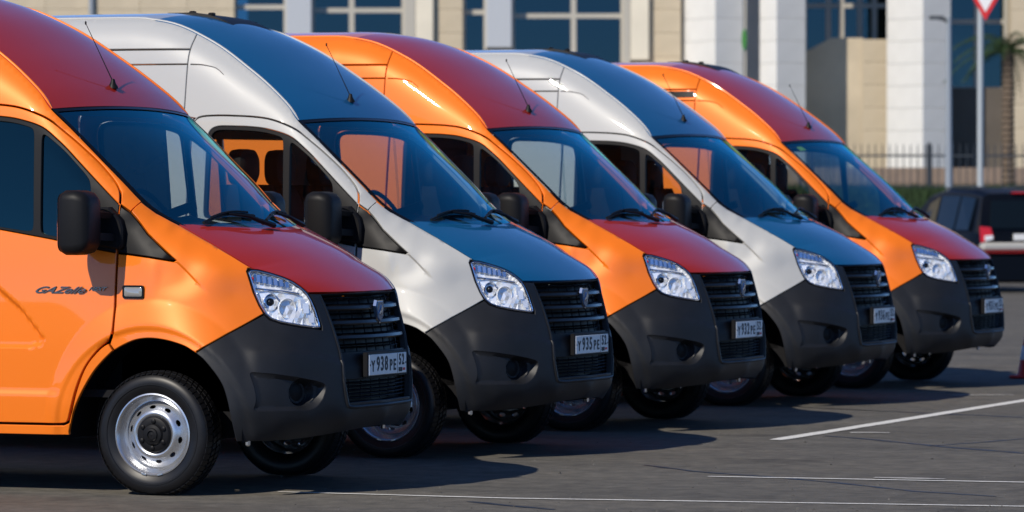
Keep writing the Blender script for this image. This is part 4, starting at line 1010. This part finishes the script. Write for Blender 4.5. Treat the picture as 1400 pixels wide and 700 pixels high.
# square piers, turned so that two faces show, each a stack of blocks
def pier(u0, um, u1, d, label_seed):
    xa, xm, xb = BX(u0, d), BX(um, d), BX(u1, d); wa, wb_ = xm-xa, xb-xm; ln = math.hypot(wa, wb_)
    th = math.atan2(wb_, wa)          # near corner at xm
    r = bpy.data.objects.new('pier', None)
    side_a = wa/math.cos(R_(58)); side_b = wb_/math.sin(R_(58)); n = 16; hz = (Z1-BZ(240, d))/n
    vf = box(-side_a, 0, 0, side_b, .003, hz-.003, .005)
    me_ = mesh('pier_block', *xf(vf, Matrix.Rotation(R_(-58), 4, 'Z')), False)
    for k in range(n): link('pier_block', me_, 'white_stone', bld, (xm, d-1.1, BZ(240, d)+k*hz))
pier(931, 975, 1014, D, 1); pier(1037, 1058, 1099, D, 2); pier(1213, 1256, 1296, D, 3)
bgobj('recess_wall', box(BX(1005, D), BX(1045, D), D+.6, D+.9, Z0, Z1), 'white_stone', bld)
# stair volume with a sloping top between the piers, dark glazing above
d2 = D+1.0
pr_ = [(BX(1096, d2), BZ(240, d2)), (BX(1180, d2), BZ(240, d2)), (BX(1180, d2), BZ(52, d2)), (BX(1137, d2), BZ(52, d2)), (BX(1096, d2), BZ(74, d2))]
bgobj('stair_wall', loft([[(x, d2, z) for x, z in pr_], [(x, d2+3, z) for x, z in pr_]][::-1]), 'limestone', bld)
slabs(bld, 'stone_slab', 'limestone', BX(1178, d2), BX(1216, d2), d2-.05, BZ(240, d2), BZ(54, d2), .75, .62, seed=5)
bay(1099, 1216, [1132, 1150, 1175, 1195], [8], D+3.2, 240)
bay(1290, 1520, [1335, 1375, 1440], [30], D+1.5, 122)
bgobj('plinth', box(BX(1290, D), BX(1381, D), D+.8, D+1.4, Z0, BZ(120, D+.8)), 'dark_wall', bld)
wall(1381, 1520, 'limestone', d=D+.4, sx=.8, seed=6); 
# low brown base wall, terrace and grass bank
tb = bgthing('garden_wall', 'low brown stone wall along the building terrace behind the fence', 'wall')
slabs(tb, 'stone_slab', 'brown_stone', BX(900, 106), BX(1560, 106), 106, 1.65, BZ(229, 106), .9, .35, seed=7); bgobj('wall_core', box(BX(900, 106), BX(1560, 106), 106.002, 106.4, 1.6, BZ(230, 106)), 'brown_stone', tb)
prof = [(86, -.05), (88.5, .45), (91, 1.15), (93.5, 1.68), (96, 1.74), (130, 1.75)]
rn = random.Random(3); V = []; nx = 70
for (y, z) in prof:
    for i in range(nx+1): V.append((-45+i*1.3, y+rn.uniform(-.15, .15), z+rn.uniform(-.04, .04)*(z > 0)))
bank = bgobj('grass_bank', (V, [(j*(nx+1)+i, j*(nx+1)+i+1, (j+1)*(nx+1)+i+1, (j+1)*(nx+1)+i) for j in range(len(prof)-1) for i in range(nx)]), 'grass'); tag(bank, kind='structure')
V, F = [], []
for i in range(26000):
    x = rn.uniform(5.0, 14); y = rn.uniform(89, 97.5); z = float(np.interp(y, [p[0] for p in prof], [p[1] for p in prof])); h_ = rn.uniform(.08, .26); a = rn.random()*6.28; w_ = rn.uniform(.012, .03); o = len(V)
    V += [(x-w_*math.cos(a), y-w_*math.sin(a), z-.03), (x+w_*math.cos(a), y+w_*math.sin(a), z-.03), (x+rn.uniform(-.08, .08), y+rn.uniform(-.08, .08), z+h_)]; F.append((o, o+1, o+2))
tag(bgobj('grass_blades', (V, F), 'grass'), 'rough green grass on the bank below the fence', 'grass', kind='stuff')
# railing fence
fd = 95.; fence = bgthing('railing_fence', 'dark metal railing fence with thin upright bars along the grass bank', 'fence')
x0, x1 = BX(1120, fd), BX(1440, fd); zt, zb = BZ(197, fd), BZ(262, fd)
bar_me = mesh('fence_bar', *join([lathe([(.011, zb-.1), (.011, zt-.05), (.0005, zt+.03)], 6, 'z')]), False)
x = x0; k = 0
while x < x1:
    link('fence_bar', bar_me, 'steel_dark', fence, (x, fd, 0)); x += .155; k += 1
post_me = mesh('fence_post', *join([box(-.05, .05, -.05, .05, zb-.2, BZ(199, fd)), loft([[(-.05, -.05, BZ(199, fd)), (.05, -.05, BZ(199, fd)), (.05, .05, BZ(199, fd)), (-.05, .05, BZ(199, fd))], [(-.01, -.01, BZ(194, fd)), (.01, -.01, BZ(194, fd)), (.01, .01, BZ(194, fd)), (-.01, .01, BZ(194, fd))]])]), False)
for u in (1110, 1270, 1430): link('fence_post', post_me, 'steel_dark', fence, (BX(u, fd), fd, 0))
for v in (213, 255): bgobj('fence_rail', box(x0, x1, fd-.02, fd+.02, BZ(v, fd)-.022, BZ(v, fd)+.022), 'steel_dark', fence)
# street lamp, traffic sign, small green sign
ld = 94.; sl_ = bgthing('street_lamp', 'slim grey street lamp with a short flat head before a white pier', 'lamp'); lx = BX(1297, ld)
bgobj('lamp_post', lathe([(.085, 1.3), (.075, 2.5), (.05, BZ(24, ld))], 12, 'z', centre=(lx, ld, 0)), 'grey_metal', sl_, smooth=True)
bgobj('lamp_arm', tube([(lx, ld, BZ(33, ld)), (lx-.08, ld, BZ(27, ld)), (lx-.25, ld, BZ(25, ld))], .035, 8), 'steel_dark', sl_, smooth=True)
bgobj('lamp_head', loft([[(lx-.12+dx, ld+y*.11, BZ(25, ld)+z) for y, z in ((-1, -.03), (1, -.03), (.8, .05), (-.8, .05))] for dx in (0, -.12, -.30)]), 'steel_dark', sl_)
sd_ = 80.; sg = bgthing('yield_sign', 'white triangular give way sign with red border on a pale pole', 'sign'); sx_ = BX(1340, sd_)
bgobj('sign_pole', lathe([(.058, 0), (.058, BZ(-80, sd_))], 14, 'z', centre=(sx_, sd_, 0)), 'pole_grey', sg, smooth=True)
def tri_plate(s, y, th):
    cx, zt_ = BX(1346, sd_), BZ(28.5, sd_); pts = [(0, 0), (.5*.9, .866*.9), (-.5*.9, .866*.9)]; c0 = (0, .52)
    pts = [(c0[0]+(p[0]-c0[0])*s, c0[1]+(p[1]-c0[1])*s) for p in pts]
    return loft([[(cx+a, y, zt_+b) for a, b in pts], [(cx+a, y+th, zt_+b) for a, b in pts]])
sb = bgobj('sign_border', tri_plate(1.0, sd_-.10, .02), 'sign_red', sg); bgobj('sign_face', tri_plate(.70, sd_-.106, .008), 'sign_white', sg)
gd_ = 104.; gs = bgthing('pennant_sign', 'small green oval sign on a thin brown pole between white piers', 'sign'); gx_ = BX(1017, gd_)
bgobj('sign_pole', lathe([(.03, 1.7), (.03, BZ(-20, gd_))], 8, 'z', centre=(gx_+.04, gd_, 0)), 'frame_beige', gs)
bgobj('sign_panel', loft([[(gx_+.06*a, gd_-.06, BZ(54, gd_)+.26*b) for a, b in [(math.cos(q), math.sin(q)) for q in np.linspace(0, 6.2832, 20)[:-1]]], [(gx_+.06*a, gd_-.04, BZ(54, gd_)+.26*b) for a, b in [(math.cos(q), math.sin(q)) for q in np.linspace(0, 6.2832, 20)[:-1]]]]), 'sign_green', gs)
# palm
pd_ = 100.; pm = bgthing('palm_tree', 'small palm tree with drooping fronds before the dark glazing', 'tree'); px_ = BX(1378, pd_); pz = BZ(72, pd_)
tr = []; rn = random.Random(5)
for i in range(26):
    z = 1.6+(pz-1.6)*i/25; r = .155-.03*i/25; tr += [(r*1.12, z), (r*.93, z+(pz-1.6)/25*.8)]
bgobj('trunk', lathe(tr, 14, 'z', centre=(px_, pd_, 0)), 'bark', pm)
for k in range(26):
    az = k*2.399+.3; el = rn.uniform(-.1, 1.15); ln = rn.uniform(1.1, 1.6); pts = []
    for i in range(9):
        t = i/8; e = el-1.5*t*t-.2*t; pts.append((px_+ln*t*math.cos(az)*math.cos(min(el, 1.2)*(1-t*.5)), pd_+ln*t*math.sin(az)*math.cos(el*(1-t*.5)), pz+.05+ln*(math.sin(el)*t-.75*t*t)))
    V, F = [], []
    tv, tf = tube(pts, [.018-.014*i/8 for i in range(9)], 5); V += tv; F += tf
    for i in range(1, 9):
        for half_ in (0, .5):
            t = min(i-half_, 8); i0 = int(t); f_ = t-i0; a = Vector(pts[i0]); b = Vector(pts[min(i0+1, 8)]); c_ = a.lerp(b, f_); dr = (b-a).normalized() if (b-a).length > 1e-6 else Vector((0, 0, -1)); sd2 = dr.cross(Vector((0, 0, 1)))
            if sd2.length < 1e-3: continue
            sd2.normalize(); L_ = .36*math.sin(math.pi*min(1, .15+t/9))
            for s_ in (1, -1):
                o = len(V); tip = c_+sd2*s_*L_*.8+dr*L_*.55+Vector((0, 0, -.10)); V += [tuple(c_), tuple(c_+dr*.04), tuple(tip)]; F.append((o, o+1, o+2))
    bgobj('frond', (V, F), 'palm_leaf', pm)
# ------------------------------------------------------------------ dark estate car behind the row
cr = bpy.data.objects.new('estate_car', None); COL.objects.link(cr); tag(cr, 'dark blue estate car seen from behind with painted sunlight on its rear bumper', 'car')
cl = np.array([(1338-700)/FPX*74, 74.])     # rear left corner
def estate():
    L, Wd = 4.5, 1.80
    st = [(0.0, .40, .74, 1.0, .90), (.06, .33, .80, 1.03, .94), (.5, .28, .88, 1.04, 1.0), (2.0, .27, .90, 1.03, 1.0), (3.3, .28, .92, .98, .99), (4.1, .30, .90, .86, .94), (4.42, .34, .74, .78, .84), (4.5, .40, .60, .70, .76)]
    rings = []
    for x, z0, zm, z1, k in st:
        hw = Wd/2*k; rings.append([(x, -hw*.93, z0), (x, -hw, z0+.10), (x, -hw*1.005, zm), (x, -hw*.965, z1), (x, -hw*.6, z1+.02), (x, hw*.6, z1+.02), (x, hw*.965, z1), (x, hw*1.005, zm), (x, hw, z0+.10), (x, hw*.93, z0)])
    b = link('body', mesh('body', *loft(rings), True, 40), 'car_navy', cr)
    gr_ = [(.10, 1.02, .82, 1.02), (.22, 1.45, .74, 1.30), (.34, 1.70, .66, 1.5), (.9, 1.78, .65, 1.55), (2.0, 1.79, .66, 1.55), (2.7, 1.70, .66, 1.5), (3.3, 1.28, .75, 1.2), (3.6, 1.02, .82, 1.0)]
    rr_ = [[(x, -.86*(1 if zt < 1.1 else .97), 1.0), (x, -w_*1.03, 1.0+(zt-1.0)*.92), (x, -w_*.86, zt), (x, 0, zt+.02), (x, w_*.86, zt), (x, w_*1.03, 1.0+(zt-1.0)*.92), (x, .86*(1 if zt < 1.1 else .97), 1.0)] for x, zt, w_, _ in gr_]
    link('cabin', mesh('cabin', *loft(rr_), True, 40), 'car_navy', cr)
    def quad(name, pts, m, th=.015, n=(0, -1, 0)):
        n = Vector(n); return link(name, mesh(name, *loft([[tuple(Vector(p)+n*-.01) for p in pts], [tuple(Vector(p)+n*th) for p in pts]]), False), m, cr)
    for s in (1, -1):
        nrm = (0, s, .15)
        for xa, xb in ((.55, 1.15), (1.22, 2.05), (2.12, 3.0)):
            zb_ = 1.07; f = lambda x: float(np.interp(x, [.34, .9, 2.0, 2.7, 3.3], [1.6, 1.66, 1.67, 1.60, 1.22]))
            quad('side_window', [(xa, s*.852, zb_), (xb, s*.850, zb_), (xb, s*(.70 if f(xb) > 1.4 else .79), f(xb)), (xa, s*.70, f(xa))], 'car_glass', .012, nrm)
        quad('tail_light', [(-.01, s*.86, .86), (-.03, s*.62, .92), (.02, s*.66, 1.12), (.06, s*.85, 1.14)], 'tail_red', .03, (-.8, s*.6, 0)); quad('reverse_light', [(-.035, s*.80, .89), (-.045, s*.66, .92), (-.04, s*.67, .99), (-.035, s*.80, .98)], 'lamp_white', .03, (-1, 0, 0))
        quad('door_mirror', [(2.75, s*.92, 1.05), (2.9, s*.92, 1.05), (2.9, s*1.05, 1.15), (2.75, s*1.05, 1.15)], 'car_navy', .12, (0, 0, 1))
        for xw in (.78, 3.55):
            wh = link('wheel', mesh('wheel', *lathe([(.20, -.10), (.31, -.10), (.33, -.06), (.33, .06), (.31, .10), (.20, .10)], 28, 'y', centre=(xw, s*.80, .33))), 'rubber', cr)
            link('rim', mesh('rim', *lathe([(.21, .085*s), (.19, .10*s), (.12, .09*s), (.05, .10*s), (.0005, .10*s)], 24, 'y', centre=(xw, s*.80, .33))), 'wheel_silver', wh)
    quad('rear_window', [(.10, -.66, 1.10), (.10, .66, 1.10), (.27, .56, 1.58), (.27, -.56, 1.58)], 'car_glass', .015, (-.95, 0, .3))
    quad('brake_light', [(.32, -.15, 1.71), (.32, .15, 1.71), (.34, .15, 1.73), (.34, -.15, 1.73)], 'tail_red', .05, (-1, 0, 0))
    link('rear_bumper', mesh('rear_bumper', *box(-.10, .10, -.86, .86, .72, .86, .035), True, 40), 'bumper_sunlit', cr); link('painted_red_reflection', mesh('painted_red_reflection', *box(-.105, .0, -.84, .84, .685, .70, .004), True, 40), 'tail_red', cr)  # pale colour paints sun on the dark bumper, red strip paints a reflection below
    link('lower_bumper', mesh('lower_bumper', *box(-.08, .2, -.85, .85, .17, .655, .04), True, 40), 'car_navy', cr)
    link('underbody', mesh('underbody', *box(.2, 4.2, -.72, .72, .16, .32), False), 'rubber', cr)
    link('number_plate', mesh('number_plate', *box(-.035, -.015, -.26, .26, .90, 1.01, .003), False), 'plate_white', cr)
    link('roof_rail', mesh('roof_rail', *tube([(.5, .52, 1.80), (1.2, .54, 1.83), (2.3, .54, 1.80)], .018, 6)), 'steel_dark', cr); link('roof_rail', mesh('roof_rail', *tube([(.5, -.52, 1.80), (1.2, -.54, 1.83), (2.3, -.54, 1.80)], .018, 6)), 'steel_dark', cr)
estate()
# its own x runs forward (away from the camera, turned a little left); rear left corner at cl
ha = R_(90+17); cx_, cy_ = cl[0]+.9*math.sin(ha)*1., cl[1]-.9*math.cos(ha)
cr.matrix_world = BG @ Matrix.Translation((cx_, cy_, 0)) @ Matrix.Rotation(ha, 4, 'Z')
# ------------------------------------------------------------------ traffic cone
cn = bpy.data.objects.new('traffic_cone', None); COL.objects.link(cn); tag(cn, 'red traffic cone with a white band standing on the asphalt', 'cone')
cp_ = on_z(1409, 517); cn.location = (cp_[0], cp_[1], 0)
mat('cone_red', (.55, .02, .015), .5); mat('cone_white', (.70, .70, .72), .5)
link('cone_base', mesh('cone_base', *box(-.16, .16, -.16, .16, 0, .03, .012), True), 'cone_red', cn)
link('cone_body', mesh('cone_body', *lathe([(.125, .028), (.115, .05), (.032, .50), (.022, .51), (.018, .50)], 24, 'z')), 'cone_red', cn)
link('cone_band', mesh('cone_band', *lathe([(.0955, .165), (.0965, .17), (.0735, .29), (.0725, .291)], 24, 'z')), 'cone_white', cn)
